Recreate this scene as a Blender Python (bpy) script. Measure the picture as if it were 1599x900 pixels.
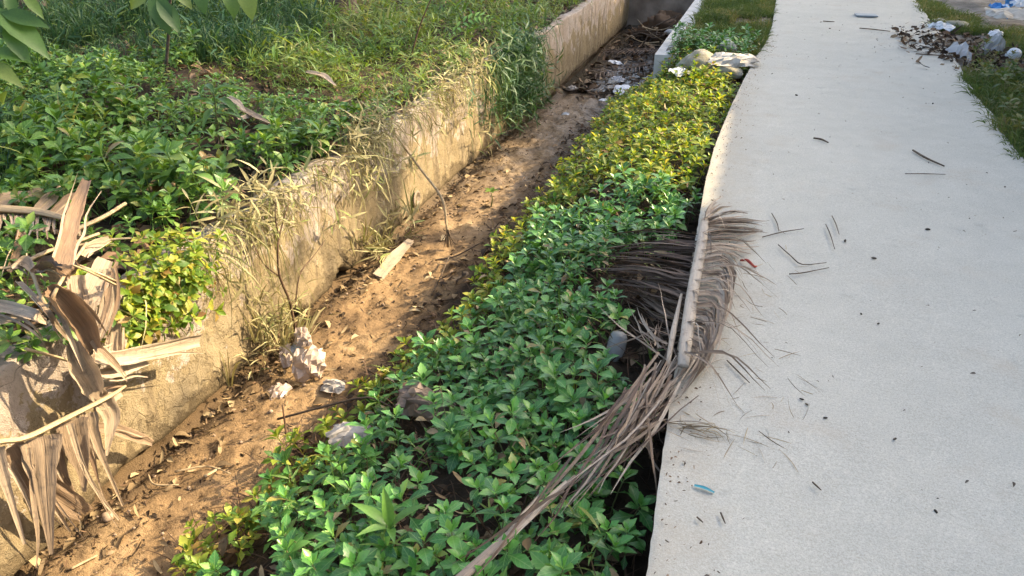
import bpy, math, random
import numpy as np
from mathutils import Vector, Matrix

random.seed(11)
rng = np.random.default_rng(11)
for o in list(bpy.data.objects):
    bpy.data.objects.remove(o, do_unlink=True)
scene = bpy.context.scene
COL = scene.collection
R = math.radians

# ---------------------------------------------------------------- camera
cam_data = bpy.data.cameras.new('camera')
cam_data.sensor_width = 36.0
cam_data.lens = 1163.0 / 1599.0 * 36.0
cam_data.clip_start = 0.05
cam_data.clip_end = 500.0
cam = bpy.data.objects.new('camera', cam_data)
COL.objects.link(cam)
cam.location = (0, 0, 1.6)
cam.rotation_euler = (R(90 - 28.824), 0, R(17.772))
scene.camera = cam

# ---------------------------------------------------------------- sky, sun, exposure
SUN = Vector((0.72, 0.45, 0.55)).normalized()
world = bpy.data.worlds.new('World')
scene.world = world
world.use_nodes = True
wn = world.node_tree
bgn = wn.nodes['Background']
skyn = wn.nodes.new('ShaderNodeTexSky')
skyn.sky_type = 'NISHITA'
skyn.sun_disc = False
skyn.sun_elevation = math.asin(SUN.z)
skyn.sun_rotation = math.atan2(SUN.x, SUN.y)
skyn.air_density = 1.0
skyn.dust_density = 6.0
skyn.ozone_density = 0.6
wn.links.new(skyn.outputs[0], bgn.inputs[0])
bgn.inputs[1].default_value = 0.15
sun_data = bpy.data.lights.new('sun', 'SUN')
sun_data.energy = 4.1
sun_data.angle = R(0.55)
sun_data.color = (1.0, 0.80, 0.52)
sun = bpy.data.objects.new('sun', sun_data)
sun.rotation_euler = SUN.to_track_quat('Z', 'Y').to_euler()
sun.location = (12, 8, 12)
COL.objects.link(sun)
vs = scene.view_settings
vs.view_transform = 'Standard'
vs.look = 'None'
vs.gamma = 1.0
vs.use_curve_mapping = False
vs.exposure = 1.82

# ---------------------------------------------------------------- measured points (metres; x across the path, y along it)
LEAF_DROOP = {"rib":[[[-2.31,1.254,-0.048],[-2.31,1.372,-0.117],[-2.31,1.458,-0.169],[-2.31,1.616,-0.206],[-2.31,1.826,-0.251],[-2.31,1.916,-0.259]],[0.03,0.029,0.028,0.027,0.023,0.013],2.0],"strips":[[[[-2.32,1.512,-0.212],[-2.32,1.502,-0.272],[-2.32,1.463,-0.411],[-2.32,1.389,-0.696]],[0.137,0.124,0.072,0.015],1.2],[[[-2.37,1.444,-0.206],[-2.37,1.477,-0.406],[-2.37,1.552,-0.593],[-2.37,1.601,-0.704]],[0.07,0.107,0.103,0.079],0.9],[[[-2.35,1.368,-0.153],[-2.35,1.356,-0.323],[-2.35,1.333,-0.591]],[0.067,0.032,0.012],1.5],[[[-2.33,1.659,-0.244],[-2.33,1.643,-0.343],[-2.33,1.632,-0.465],[-2.33,1.607,-0.573]],[0.125,0.111,0.051,0.013],1.3],[[[-2.3,1.622,-0.23],[-2.3,1.616,-0.443],[-2.3,1.646,-0.643],[-2.3,1.685,-0.798]],[0.029,0.02,0.018,0.011],1.5],[[[-2.32,1.726,-0.26],[-2.32,1.716,-0.383],[-2.32,1.723,-0.542],[-2.32,1.738,-0.773]],[0.066,0.047,0.021,0.011],1.6],[[[-2.33,1.81,-0.26],[-2.33,1.821,-0.35],[-2.33,1.792,-0.413],[-2.33,1.747,-0.503]],[0.089,0.085,0.048,0.013],1.6],[[[-2.39,1.723,-0.35],[-2.39,1.857,-0.462],[-2.39,1.964,-0.594],[-2.39,2.029,-0.68]],[0.036,0.055,0.052,0.03],1.2],[[[-2.39,1.605,-0.327],[-2.39,1.576,-0.467],[-2.39,1.591,-0.584],[-2.39,1.588,-0.687]],[0.06,0.066,0.036,0.016],1.6],[[[-2.34,1.463,-0.229],[-2.34,1.445,-0.338],[-2.34,1.484,-0.57],[-2.34,1.502,-0.694]],[0.038,0.029,0.02,0.01],1.6]]}
LEAF_CURL = {"rib":[[[-2.41,1.641,0.079],[-2.41,1.759,-0.04],[-2.41,1.858,-0.167],[-2.41,1.858,-0.365]],[0.017,0.017,0.016,0.011],1.5],"strips":[[[[-2.27,1.69,0.328],[-2.27,1.73,0.259],[-2.27,1.775,0.138],[-2.27,1.796,0.01]],[0.104,0.144,0.139,0.089],3.6],[[[-2.31,1.748,0.061],[-2.31,1.75,-0.02],[-2.31,1.771,-0.124],[-2.31,1.779,-0.192]],[0.097,0.152,0.146,0.087],3.4],[[[-2.31,1.798,-0.045],[-2.31,1.894,-0.106],[-2.31,2.05,-0.181],[-2.31,2.21,-0.242],[-2.31,2.374,-0.309]],[0.03,0.068,0.077,0.069,0.067],1.4],[[[-2.34,1.827,-0.147],[-2.34,1.929,-0.2],[-2.34,2.08,-0.253]],[0.041,0.064,0.034],1.2],[[[-2.35,1.794,-0.174],[-2.35,1.826,-0.276],[-2.35,1.92,-0.311]],[0.067,0.079,0.027],1.6],[[[-2.37,1.872,-0.105],[-2.37,1.971,-0.121],[-2.37,2.034,-0.095]],[0.078,0.069,0.032],1.2]]}
LEAF_CREASED = {"rib":[[[-2.926,1.915,0.21],[-2.806,1.929,0.21],[-2.689,1.96,0.21],[-2.33,1.711,0.259],[-2.33,1.778,0.139]],[0.016,0.016,0.016,0.012,0.007],1.4],"strips":[[[[-3.214,2.396,0.17],[-3.018,2.198,0.17],[-2.82,1.969,0.17]],[0.043,0.04,0.021],1.2],[[[-2.746,1.934,0.22],[-2.726,1.976,0.22],[-2.634,1.929,0.22]],[0.016,0.078,0.02],2.2],[[[-2.62,1.913,0.23],[-2.593,1.98,0.23],[-2.31,1.826,0.336],[-2.31,1.835,0.305]],[0.02,0.103,0.095,0.029],2.4],[[[-2.651,1.877,0.2],[-2.34,1.715,0.228],[-2.34,1.738,0.132],[-2.34,1.771,0.041]],[0.02,0.019,0.019,0.01],1.2],[[[-2.735,1.76,0.15],[-2.606,1.76,0.15],[-2.39,1.695,0.198],[-2.39,1.737,0.143]],[0.055,0.066,0.056,0.024],1.2],[[[-2.644,1.671,0.12],[-2.607,1.722,0.12],[-2.526,1.763,0.12]],[0.039,0.039,0.02],1.0]]}
LEAF_UPRIGHT = {"rib":[[[-2.25,1.955,0.212],[-2.25,1.863,0.314],[-2.25,1.771,0.404]],[0.015,0.012,0.007],1.2],"strips":[[[[-2.21,1.729,0.42],[-2.545,2.059,0.33],[-2.725,2.279,0.33],[-2.972,2.595,0.33]],[0.076,0.067,0.061,0.043],1.5],[[[-2.35,2.032,0.271],[-2.35,1.96,0.207],[-2.35,1.894,0.156],[-2.35,1.85,0.094]],[0.061,0.096,0.09,0.05],1.0],[[[-2.33,2.011,0.242],[-2.33,1.98,0.112],[-2.33,1.889,0.015],[-2.33,1.836,0.003]],[0.046,0.077,0.046,0.02],1.0],[[[-2.35,1.883,0.274],[-2.35,1.854,0.177],[-2.35,1.808,0.118]],[0.073,0.084,0.039],1.6],[[[-2.29,1.988,0.231],[-2.29,1.921,0.123],[-2.29,1.839,0.038],[-2.29,1.821,0.023]],[0.013,0.015,0.015,0.01],1.2],[[[-2.37,2.017,-0.007],[-2.37,1.975,-0.107],[-2.37,1.946,-0.153]],[0.037,0.053,0.064],1.4],[[[-2.534,2.091,0.23],[-2.567,2.177,0.23],[-2.565,2.265,0.23]],[0.037,0.049,0.022],1.2]]}
FRINGE = {"rib":[[[-3.55,2.429,0.19],[-3.402,2.443,0.19],[-3.19,2.469,0.19],[-2.923,2.434,0.19]],[0.063,0.062,0.056,0.03],2.5],"hang":[[[-3.522,2.468,0.17],[-3.399,2.341,0.17],[-3.255,2.254,0.17]],[[-3.502,2.469,0.17],[-3.423,2.385,0.17],[-3.258,2.243,0.17]],[[-3.482,2.47,0.17],[-3.305,2.33,0.17],[-3.197,2.185,0.17]],[[-3.462,2.47,0.17],[-3.344,2.391,0.17],[-3.227,2.279,0.17]],[[-3.443,2.471,0.17],[-3.319,2.363,0.17],[-3.196,2.242,0.17]],[[-3.423,2.472,0.17],[-3.294,2.335,0.17],[-3.165,2.205,0.17]],[[-3.403,2.472,0.17],[-3.333,2.397,0.17],[-3.194,2.3,0.17]],[[-3.384,2.473,0.17],[-3.218,2.341,0.17],[-3.134,2.24,0.17]],[[-3.364,2.474,0.17],[-3.239,2.384,0.17],[-3.137,2.229,0.17]],[[-3.344,2.474,0.17],[-3.245,2.382,0.17],[-3.154,2.314,0.17]],[[-3.325,2.475,0.17],[-3.195,2.333,0.17],[-3.075,2.241,0.17]],[[-3.305,2.476,0.17],[-3.237,2.403,0.17],[-3.112,2.257,0.17]],[[-3.286,2.476,0.17],[-3.136,2.358,0.17],[-3.109,2.323,0.17]],[[-3.267,2.477,0.17],[-3.134,2.376,0.17],[-3.022,2.246,0.17]],[[-3.247,2.478,0.17],[-3.169,2.399,0.17],[-3.089,2.286,0.17]],[[-3.228,2.478,0.17],[-3.102,2.336,0.17],[-3.057,2.326,0.17]],[[-3.209,2.479,0.17],[-3.137,2.404,0.17],[-2.974,2.255,0.17]],[[-3.19,2.48,0.17],[-3.058,2.377,0.17],[-3.063,2.315,0.17]],[[-3.171,2.48,0.17],[-3.033,2.369,0.17],[-3.002,2.326,0.17]],[[-3.152,2.481,0.17],[-3.089,2.411,0.17],[-2.932,2.27,0.17]],[[-3.133,2.482,0.17],[-3.015,2.344,0.17],[-3.034,2.34,0.17]],[[-3.114,2.482,0.17],[-3.033,2.4,0.17],[-2.945,2.323,0.17]],[[-3.095,2.483,0.17],[-2.982,2.397,0.17],[-2.895,2.291,0.17]],[[-3.076,2.483,0.17],[-2.936,2.364,0.17],[-3.0,2.362,0.17]],[[-3.057,2.484,0.17],[-3.004,2.419,0.17],[-2.889,2.32,0.17]],[[-3.038,2.485,0.17],[-2.934,2.357,0.17],[-2.864,2.316,0.17]],[[-3.02,2.485,0.17],[-2.929,2.394,0.17],[-2.959,2.377,0.17]],[[-3.001,2.486,0.17],[-2.906,2.416,0.17],[-2.835,2.319,0.17]],[[-2.982,2.487,0.17],[-2.844,2.363,0.17],[-2.835,2.345,0.17]]]}
SHEATHS = [[[[-3.219,2.451,0.17],[-3.302,2.621,0.17],[-3.387,2.799,0.17]],[0.049,0.071,0.034],1.6],[[[-3.125,2.481,0.17],[-3.191,2.647,0.17],[-3.227,2.783,0.17]],[0.062,0.077,0.04],1.6],[[[-3.569,2.509,0.17],[-3.528,2.575,0.17],[-3.495,2.659,0.17]],[0.071,0.078,0.046],1.0],[[[-3.514,2.593,0.13],[-3.546,2.739,0.13],[-3.564,2.901,0.13]],[0.033,0.061,0.021],1.0]]
PILE_STICKS = [[[[-2.751,1.941,0.21],[-2.749,2.096,0.21],[-2.706,2.223,0.21],[-2.679,2.323,0.21]],[0.018,0.019,0.017,0.014],1],[[[-2.539,1.974,0.27],[-2.27,1.87,0.321],[-2.27,1.977,0.212]],[0.015,0.014,0.013],1],[[[-2.73,2.205,0.19],[-2.647,2.301,0.19],[-2.542,2.362,0.19]],[0.011,0.011,0.009],1],[[[-2.896,2.345,0.17],[-2.883,2.543,0.17],[-2.908,2.72,0.17]],[0.024,0.022,0.019],1],[[[-2.27,1.675,0.263],[-2.27,1.754,0.326],[-2.541,2.13,0.27]],[0.014,0.014,0.013],1]]
BANK_LEAVES = [[[[-3.601,4.427,0.11],[-3.411,4.351,0.11],[-3.091,4.15,0.11],[-2.846,4.037,0.11]],[0.037,0.059,0.065,0.021],1.8],[[[-3.257,4.132,0.1],[-3.197,4.228,0.1],[-2.988,4.142,0.1]],[0.035,0.061,0.026],1.6],[[[-3.496,5.385,0.13],[-3.293,5.292,0.13],[-3.043,5.055,0.13]],[0.042,0.083,0.03],1.8],[[[-3.446,4.313,0.19],[-3.316,4.219,0.19],[-3.133,4.054,0.19]],[0.036,0.061,0.025],1.3]]
FROND_RIB = [[-0.128,3.594,0.09],[-0.116,3.211,0.1],[-0.11,2.837,0.095],[-0.1,2.528,0.09],[-0.088,2.275,0.075]]
FROND_R = [[[-0.129,3.568,0.09],[-0.135,3.697,0.1],[-0.13,3.898,0.08],[-0.104,4.096,0.03]],[[-0.131,3.551,0.09],[-0.059,3.685,0.09],[0.017,3.828,0.06],[0.093,3.908,0.015]],[[-0.129,3.495,0.09],[-0.035,3.589,0.08],[0.073,3.695,0.05],[0.178,3.752,0.015]],[[-0.122,3.318,0.09],[-0.024,3.417,0.08],[0.066,3.514,0.05],[0.152,3.669,0.015]],[[-0.119,3.161,0.09],[-0.028,3.246,0.09],[0.039,3.29,0.06],[0.08,3.299,0.015]],[[-0.115,3.029,0.09],[0.001,3.099,0.09],[0.038,2.902,0.07],[0.009,2.733,0.02]],[[-0.114,2.905,0.09],[0.001,2.941,0.09],[0.023,2.651,0.07],[-0.032,2.429,0.02]],[[-0.109,2.733,0.09],[-0.011,2.755,0.08],[-0.004,2.512,0.06],[-0.076,2.286,0.02]],[[-0.101,2.544,0.08],[-0.033,2.558,0.07],[-0.038,2.38,0.05],[-0.108,2.175,0.02]],[[-0.095,2.404,0.08],[-0.049,2.383,0.06],[-0.075,2.257,0.04],[-0.122,2.114,0.02]]]
FROND_L = [[[-0.142,3.402,0.07],[-0.366,3.488,0.0],[-0.694,3.685,-0.22]],[[-0.135,3.151,0.06],[-0.409,3.386,-0.06],[-0.806,3.708,-0.28]],[[-0.127,2.959,0.06],[-0.386,3.252,-0.08],[-0.806,3.559,-0.3]],[[-0.118,2.676,0.06],[-0.26,3.032,-0.1],[-0.453,3.439,-0.24]],[[-0.107,2.495,0.05],[-0.235,2.752,-0.1],[-0.397,3.115,-0.24]]]
TIP = [[[-0.067,2.492,0.06],[-0.205,2.104,-0.02],[-0.341,1.778,-0.12]],[[-0.12,2.323,0.07],[-0.255,1.887,0.0],[-0.433,1.611,-0.1]],[[-0.136,2.211,0.03],[-0.222,1.999,0.0],[-0.313,1.89,-0.1]],[[-0.35,1.757,-0.05],[-0.455,1.546,-0.07],[-0.594,1.236,-0.08]],[[-0.133,2.35,0.05],[-0.255,2.546,0.02],[-0.375,2.904,-0.05]],[[-0.128,2.225,0.05],[-0.172,1.987,-0.06],[-0.127,1.949,-0.1]],[[-0.124,2.273,0.06],[-0.275,1.88,0.0],[-0.386,1.787,-0.1]]]
STICK = [[-2.47,4.875,-0.077],[-2.3,4.889,-0.312],[-2.08,4.777,-0.49],[-2.02,4.7,-0.657],[-2.007,4.687,-0.84]]
TWIG_SHRUB = [[[-2.33,3.128,-0.73],[-2.33,3.118,-0.508],[-2.33,3.066,-0.317],[-2.33,3.096,-0.155],[-2.33,3.167,-0.052],[-2.33,3.252,0.034]],[[-2.34,3.13,-0.133],[-2.34,3.129,-0.0],[-2.34,3.157,0.082]],[[-2.3,3.105,-0.58],[-2.3,3.208,-0.384],[-2.3,3.372,-0.339],[-2.3,3.512,-0.299]],[[-2.35,3.09,-0.341],[-2.35,2.98,-0.208],[-2.35,2.924,-0.061]]]
PT = {"TILE":[1.291,11.275,0.0],"RED":[0.099,3.308,0.0],"BLUESH":[0.04,1.748,0.0],"STRAW":[-0.003,2.018,0.0],"PLANK":[-2.282,4.351,-0.84],"STONE":[-2.403,1.712,-0.85],"BAG":[-2.171,2.995,-0.8],"BAGTOP":[-2.217,2.995,-0.62],"BAGBLUE":[-2.181,2.93,-0.7],"SCRAP":[-2.216,2.749,-0.83],"PALE":[-1.517,2.328,-0.68],"BROWN":[-1.207,2.477,-0.55],"SCRAP2":[-1.949,2.872,-0.8],"CUP":[-0.415,2.868,-0.33],"SEEDL":[-1.973,5.574,-0.83],"LILY":[-0.891,1.509,-0.45],"FERN":[-1.066,2.334,-0.45],"ROCK":[-0.545,7.825,-0.08],"SHEET":[-0.233,7.734,-0.04],"WHITEROCK":[-0.323,8.472,-0.04],"STRAP":[-3.265,3.925,0.06],"PINN":[-3.198,6.733,0.05],"TRUNK":[-7.534,6.46,0.1],"STUMP":[-4.909,8.508,0.1],"BAGR1":[1.951,8.88,-0.03],"BAGR2":[2.393,9.431,-0.03],"BOXR":[2.549,9.204,-0.03],"BAGR0":[2.085,10.654,-0.02],"BLUE1":[3.461,13.283,-0.05],"BLUE2":[3.085,12.303,-0.05],"ROCKR":[2.175,11.32,-0.02],"LITR":[1.774,9.435,-0.0],"DRIFT":[-1.694,13.045,-0.8],"CROSSB":[-2.138,14.487,-0.85],"MUDP":[-2.007,8.347,-0.8],"HANG1":[-3.55,2.913,0.9],"HANG2":[-3.469,3.787,0.9],"WEEP":[-2.354,5.007,-0.76],"FARSHEET":[-1.684,11.672,-0.84]}
PATH_TWIGS = [[[1.129,10.221,0.008],[1.29,10.181,0.008],[1.457,10.102,0.008]],[[0.731,10.623,0.008],[0.867,10.616,0.008]],[[0.459,5.451,0.008],[0.509,5.436,0.008],[0.552,5.375,0.008]],[[1.08,5.372,0.008],[1.137,5.228,0.008],[1.223,5.089,0.008]],[[0.97,4.862,0.008],[1.09,4.9,0.008],[1.203,4.925,0.008]],[[0.16,3.638,0.008],[0.258,3.735,0.008],[0.362,3.81,0.008]],[[0.201,3.97,0.008],[0.229,3.844,0.008],[0.239,3.737,0.008]],[[0.472,3.905,0.008],[0.488,3.776,0.008],[0.5,3.6,0.008]],[[0.509,4.032,0.008],[0.523,3.921,0.008],[0.531,3.79,0.008]],[[0.237,3.569,0.008],[0.297,3.454,0.008],[0.347,3.378,0.008],[0.454,3.433,0.008]],[[0.287,3.258,0.008],[0.346,3.29,0.008],[0.463,3.381,0.008]],[[0.061,2.455,0.008],[0.111,2.384,0.008],[0.147,2.334,0.008]],[[0.03,1.623,0.008],[0.048,1.608,0.008]],[[0.093,1.661,0.008],[0.108,1.623,0.008]],[[0.346,1.871,0.008],[0.37,1.843,0.008]],[[1.557,8.79,0.008],[1.792,8.766,0.008]],[[1.661,9.281,0.008],[1.839,8.982,0.008]]]
LUMPS = [[0.676,3.571,0.01],[1.409,6.741,0.01],[0.364,6.683,0.01],[0.609,2.171,0.01],[0.682,1.863,0.01],[0.975,4.019,0.01],[0.558,3.738,0.01],[0.325,2.301,0.01],[0.633,2.929,0.01],[0.341,2.276,0.01],[0.399,2.217,0.01],[0.573,2.991,0.01],[1.621,10.553,0.01],[0.707,10.602,0.01],[0.791,10.146,0.01]]
HOLLOW = [[-2.578,3.062,-0.85],[-2.233,3.245,-0.85]]
SAP1 = [[[-3.96,3.177,0.997],[-3.631,3.164,0.792]],[[-3.882,3.158,0.922],[-3.719,3.101,0.732]],[[-3.941,3.061,0.786],[-3.723,3.114,0.756]],[[-3.95,3.032,0.741],[-3.742,3.038,0.636]],[[-3.906,3.177,0.967],[-3.669,3.225,0.919]],[[-3.806,3.261,1.058],[-3.684,3.239,0.952]],[[-3.989,3.098,0.877],[-3.83,3.166,0.907]],[[-3.893,3.25,1.088],[-3.826,3.188,0.943]]]
SAP2 = [[[-3.779,4.197,1.003],[-3.906,4.079,0.87]],[[-3.765,4.181,0.967],[-3.639,4.085,0.732]],[[-3.736,4.159,0.913],[-3.571,4.118,0.75]],[[-3.827,4.171,0.985],[-3.737,4.163,0.92]],[[-3.496,4.288,1.003],[-3.437,4.213,0.841]],[[-3.322,4.354,1.021],[-3.242,4.265,0.823]],[[-3.224,4.386,1.021],[-3.138,4.292,0.812]],[[-3.647,4.219,0.967],[-3.514,4.209,0.877]]]


# ---------------------------------------------------------------- noise
_T = np.random.default_rng(3).random((256, 256))
def vnoise(x, y, s=0):
    x = np.asarray(x, float) + s * 17.31; y = np.asarray(y, float) + s * 9.77
    xi = np.floor(x).astype(int); yi = np.floor(y).astype(int)
    fx = x - xi; fy = y - yi
    fx = fx * fx * (3 - 2 * fx); fy = fy * fy * (3 - 2 * fy)
    a = _T[xi % 256, yi % 256]; b = _T[(xi + 1) % 256, yi % 256]
    c = _T[xi % 256, (yi + 1) % 256]; d = _T[(xi + 1) % 256, (yi + 1) % 256]
    return (a * (1 - fx) + b * fx) * (1 - fy) + (c * (1 - fx) + d * fx) * fy - 0.5
def fbm(x, y, s=0, o=4):
    r = 0; a = 1.0; f = 1.0
    for k in range(o):
        r = r + a * vnoise(np.asarray(x) * f, np.asarray(y) * f, s + k * 3); a *= 0.5; f *= 2.03
    return r
def sstep(a, b, x):
    t = np.clip((np.asarray(x, float) - a) / (b - a), 0, 1)
    return t * t * (3 - 2 * t)

# ---------------------------------------------------------------- mesh helpers
def mesh_from(name, V, F, UV=None, smooth=True):
    """quads only: V (n,3), F (m,4), UV (n,2)"""
    V = np.asarray(V, np.float32); F = np.asarray(F, np.int32)
    me = bpy.data.meshes.new(name)
    me.vertices.add(len(V)); me.vertices.foreach_set('co', V.ravel())
    me.loops.add(F.size); me.loops.foreach_set('vertex_index', F.ravel())
    me.polygons.add(len(F))
    me.polygons.foreach_set('loop_start', np.arange(0, F.size, 4, dtype=np.int32))
    me.polygons.foreach_set('loop_total', np.full(len(F), 4, np.int32))
    me.polygons.foreach_set('use_smooth', np.full(len(F), smooth, bool))
    if UV is not None:
        uv = me.uv_layers.new(name='UVMap')
        uv.data.foreach_set('uv', np.asarray(UV, np.float32)[F.ravel()].ravel())
    me.update(calc_edges=True)
    return me
class Soup:
    def __init__(self): self.V = []; self.F = []; self.U = []; self.n = 0
    def add(self, V, F, U=None):
        V = np.asarray(V, float); F = np.asarray(F, int)
        self.V.append(V); self.F.append(F + self.n)
        self.U.append(np.zeros((len(V), 2)) if U is None else np.asarray(U, float)); self.n += len(V)
        return self
    def many(self, T, Ms):
        V, F, U = T
        Ms = np.asarray(Ms); k = len(Ms)
        if k == 0: return self
        P = np.einsum('kij,nj->kni', Ms[:, :3, :3], V) + Ms[:, None, :3, 3]
        self.V.append(P.reshape(-1, 3))
        off = (np.arange(k) * len(V))[:, None, None] + self.n
        self.F.append((F[None] + off).reshape(-1, 4)); self.U.append(np.tile(U, (k, 1)))
        self.n += k * len(V)
        return self
    def arrays(self): return np.concatenate(self.V), np.concatenate(self.F), np.concatenate(self.U)
    def mesh(self, name, smooth=True):
        V, F, U = self.arrays(); return mesh_from(name, V, F, U, smooth)
    def build(self, name, mat, parent=None, smooth=True):
        return link(name, self.mesh(name, smooth), mat, parent)
def link(name, me, mat, parent=None):
    if mat is not None and not me.materials: me.materials.append(mat)
    o = bpy.data.objects.new(name, me); COL.objects.link(o)
    if parent is not None: o.parent = parent
    return o
def tag(o, label=None, cat=None, group=None, kind=None):
    if label: o['label'] = label
    if cat: o['category'] = cat
    if group: o['group'] = group
    if kind: o['kind'] = kind
    return o
def empty(name, loc=(0, 0, 0)):
    o = bpy.data.objects.new(name, None); o.location = loc; o.empty_display_size = 0.05
    COL.objects.link(o); return o
def child(o, parent):
    """parent an object that was built in world coordinates"""
    o.parent = parent; o.matrix_parent_inverse = Matrix.Translation(-Vector(parent.location)); return o
def grid_faces(nr, nc):
    i = np.arange(nr - 1)[:, None] * nc + np.arange(nc - 1)[None]
    return np.stack([i, i + 1, i + nc + 1, i + nc], -1).reshape(-1, 4)
def catmull(P, n):
    P = np.asarray(P, float)
    if len(P) == 2:
        t = np.linspace(0, 1, n)[:, None]; return P[0] * (1 - t) + P[1] * t
    Q = np.vstack([2 * P[0] - P[1], P, 2 * P[-1] - P[-2]])
    u = np.linspace(0, len(P) - 1, n); i = np.minimum(u.astype(int), len(P) - 2); t = (u - i)[:, None]
    a, b, c, d = Q[i], Q[i + 1], Q[i + 2], Q[i + 3]
    return 0.5 * (2 * b + (c - a) * t + (2 * a - 5 * b + 4 * c - d) * t ** 2 + (3 * b - a - 3 * c + d) * t ** 3)
def interp(v, n): return np.interp(np.linspace(0, len(v) - 1, n), np.arange(len(v)), v)
def norm(a): return a / (np.linalg.norm(a, axis=-1, keepdims=True) + 1e-9)
def ribbon(path, width, nrm=(0, 0, 1), curl=0.6, n=10, nc=5, twist=0.0, pleat=0.0, seed=0, ragged=0.0):
    P = catmull(path, n); w = interp(width, n)
    T = norm(np.gradient(P, axis=0)); N0 = np.asarray(nrm, float)
    S = norm(np.cross(T, N0)); N = np.cross(S, T)
    tw = np.linspace(0, twist, n)[:, None]
    S, N = S * np.cos(tw) + N * np.sin(tw), N * np.cos(tw) - S * np.sin(tw)
    a = np.linspace(-1, 1, nc)[None, :]
    c = max(curl, 1e-3); Rr = (w / c)[:, None]; ang = a * c / 2
    sx = np.sin(ang) * Rr; sz = (1 - np.cos(ang)) * Rr
    if pleat:
        sz = sz + pleat * w[:, None] * (vnoise(a * 4 + seed, np.linspace(0, 2, n)[:, None] + seed, seed) * 1.6 + 0.5 * ((np.arange(nc) % 2) - 0.5)[None])
    if ragged:
        P = P + T * 0
        sx = sx * (1 + ragged * vnoise(np.linspace(0, n * .7, n)[:, None] + seed, a * 3, seed + 5))
    V = P[:, None] + S[:, None] * sx[..., None] + N[:, None] * sz[..., None]
    L = np.concatenate([[0], np.cumsum(np.linalg.norm(np.diff(P, axis=0), axis=1))])
    U = np.stack([np.broadcast_to(a * w[:, None] * 0.5, sx.shape), np.broadcast_to(L[:, None] + seed * .37, sx.shape)], -1)
    return V.reshape(-1, 3), grid_faces(n, nc), U.reshape(-1, 2)
def tube(path, rad, n=8, k=6, squash=1.0, nrm=(0, 0, 1)):
    P = catmull(path, n); r = interp(rad, n)
    T = norm(np.gradient(P, axis=0)); N0 = np.broadcast_to(np.asarray(nrm, float), T.shape).copy()
    bad = np.abs((T * N0).sum(1)) > 0.95; N0[bad] = (0.9, 0.3, 0.1)
    S = norm(np.cross(T, N0)); N = np.cross(S, T)
    a = np.linspace(0, 2 * np.pi, k + 1)
    V = P[:, None] + r[:, None, None] * (S[:, None] * np.cos(a)[None, :, None] + N[:, None] * np.sin(a)[None, :, None] * squash)
    L = np.concatenate([[0], np.cumsum(np.linalg.norm(np.diff(P, axis=0), axis=1))])
    U = np.stack(np.broadcast_arrays((a * 0.01)[None], L[:, None]), -1)
    V = V.reshape(-1, 3); F = grid_faces(n, k + 1); U = U.reshape(-1, 2)
    # end caps
    m = len(V); V = np.vstack([V, P[0], P[-1]]); U = np.vstack([U, [0, 0], [0, 0]])
    c0 = [[m, i + 1, i, m] for i in range(k)]; b = (n - 1) * (k + 1)
    cap = []
    for i in range(0, k, 2):
        cap.append([m, (i + 2) % (k + 1) if i + 2 <= k else 0, i + 1, i])
        cap.append([m + 1, b + i, b + i + 1, b + min(i + 2, k)])
    return V, np.vstack([F, np.array(cap)]), U
def box(x0, x1, y0, y1, z0, z1):
    V = [(x, y, z) for z in (z0, z1) for y in (y0, y1) for x in (x0, x1)]
    F = [(0, 2, 3, 1), (4, 5, 7, 6), (0, 1, 5, 4), (2, 6, 7, 3), (0, 4, 6, 2), (1, 3, 7, 5)]
    return np.array(V, float), np.array(F), np.zeros((8, 2))
def blob(size, seed, amp=0.25, freq=1.6, nu=18, nv=12, ridge=True, flatz=None):
    u = np.linspace(0, 2 * np.pi, nu + 1); v = np.linspace(0.02, np.pi - 0.02, nv)
    D = np.stack([np.sin(v)[:, None] * np.cos(u)[None], np.sin(v)[:, None] * np.sin(u)[None], np.broadcast_to(np.cos(v)[:, None], (nv, nu + 1))], -1)
    q = D * freq + seed * 3.1
    a = fbm(q[..., 0] + q[..., 2] * .7, q[..., 1] - q[..., 2] * .6, seed, 4)
    b = fbm(q[..., 1] * 2 + 7, q[..., 2] * 2 + q[..., 0], seed + 4, 3)
    d = (np.abs(a) + np.abs(b) * .6 - .25) * 2 if ridge else a + b * .4
    V = D * (1 + amp * d)[..., None]
    V[:, -1] = V[:, 0]
    V = V * np.asarray(size)
    if flatz is not None: V[..., 2] = np.maximum(V[..., 2], flatz)
    F = grid_faces(nv, nu + 1)[:, ::-1]
    U = np.stack(np.broadcast_arrays(u[None], v[:, None]), -1)
    return V.reshape(-1, 3), F, U.reshape(-1, 2)
def frame_mats(pos, ydir, up, sc):
    """(k,4,4): local y -> ydir, local z ~ up, uniform scale"""
    y = norm(np.asarray(ydir, float)); u = np.asarray(up, float)
    x = norm(np.cross(y, u)); z = np.cross(x, y)
    M = np.zeros((len(y), 4, 4)); s = np.asarray(sc, float).reshape(-1, 1)
    M[:, :3, 0] = x * s; M[:, :3, 1] = y * s; M[:, :3, 2] = z * s; M[:, :3, 3] = pos; M[:, 3, 3] = 1
    return M
def spin_mats(pos, yaw, tilt, tdir, sc):
    """upright templates: yaw about z, lean by tilt towards azimuth tdir"""
    k = len(yaw); up = np.stack([np.sin(tilt) * np.cos(tdir), np.sin(tilt) * np.sin(tdir), np.cos(tilt)], -1)
    y0 = np.stack([np.cos(yaw), np.sin(yaw), np.zeros(k)], -1)
    y = norm(y0 - up * (y0 * up).sum(1)[:, None]); x = np.cross(y, up)
    M = np.zeros((k, 4, 4)); s = np.asarray(sc, float).reshape(-1, 1) * np.ones((k, 1))
    M[:, :3, 0] = x * s; M[:, :3, 1] = y * s; M[:, :3, 2] = up * s; M[:, :3, 3] = pos; M[:, 3, 3] = 1
    return M
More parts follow.
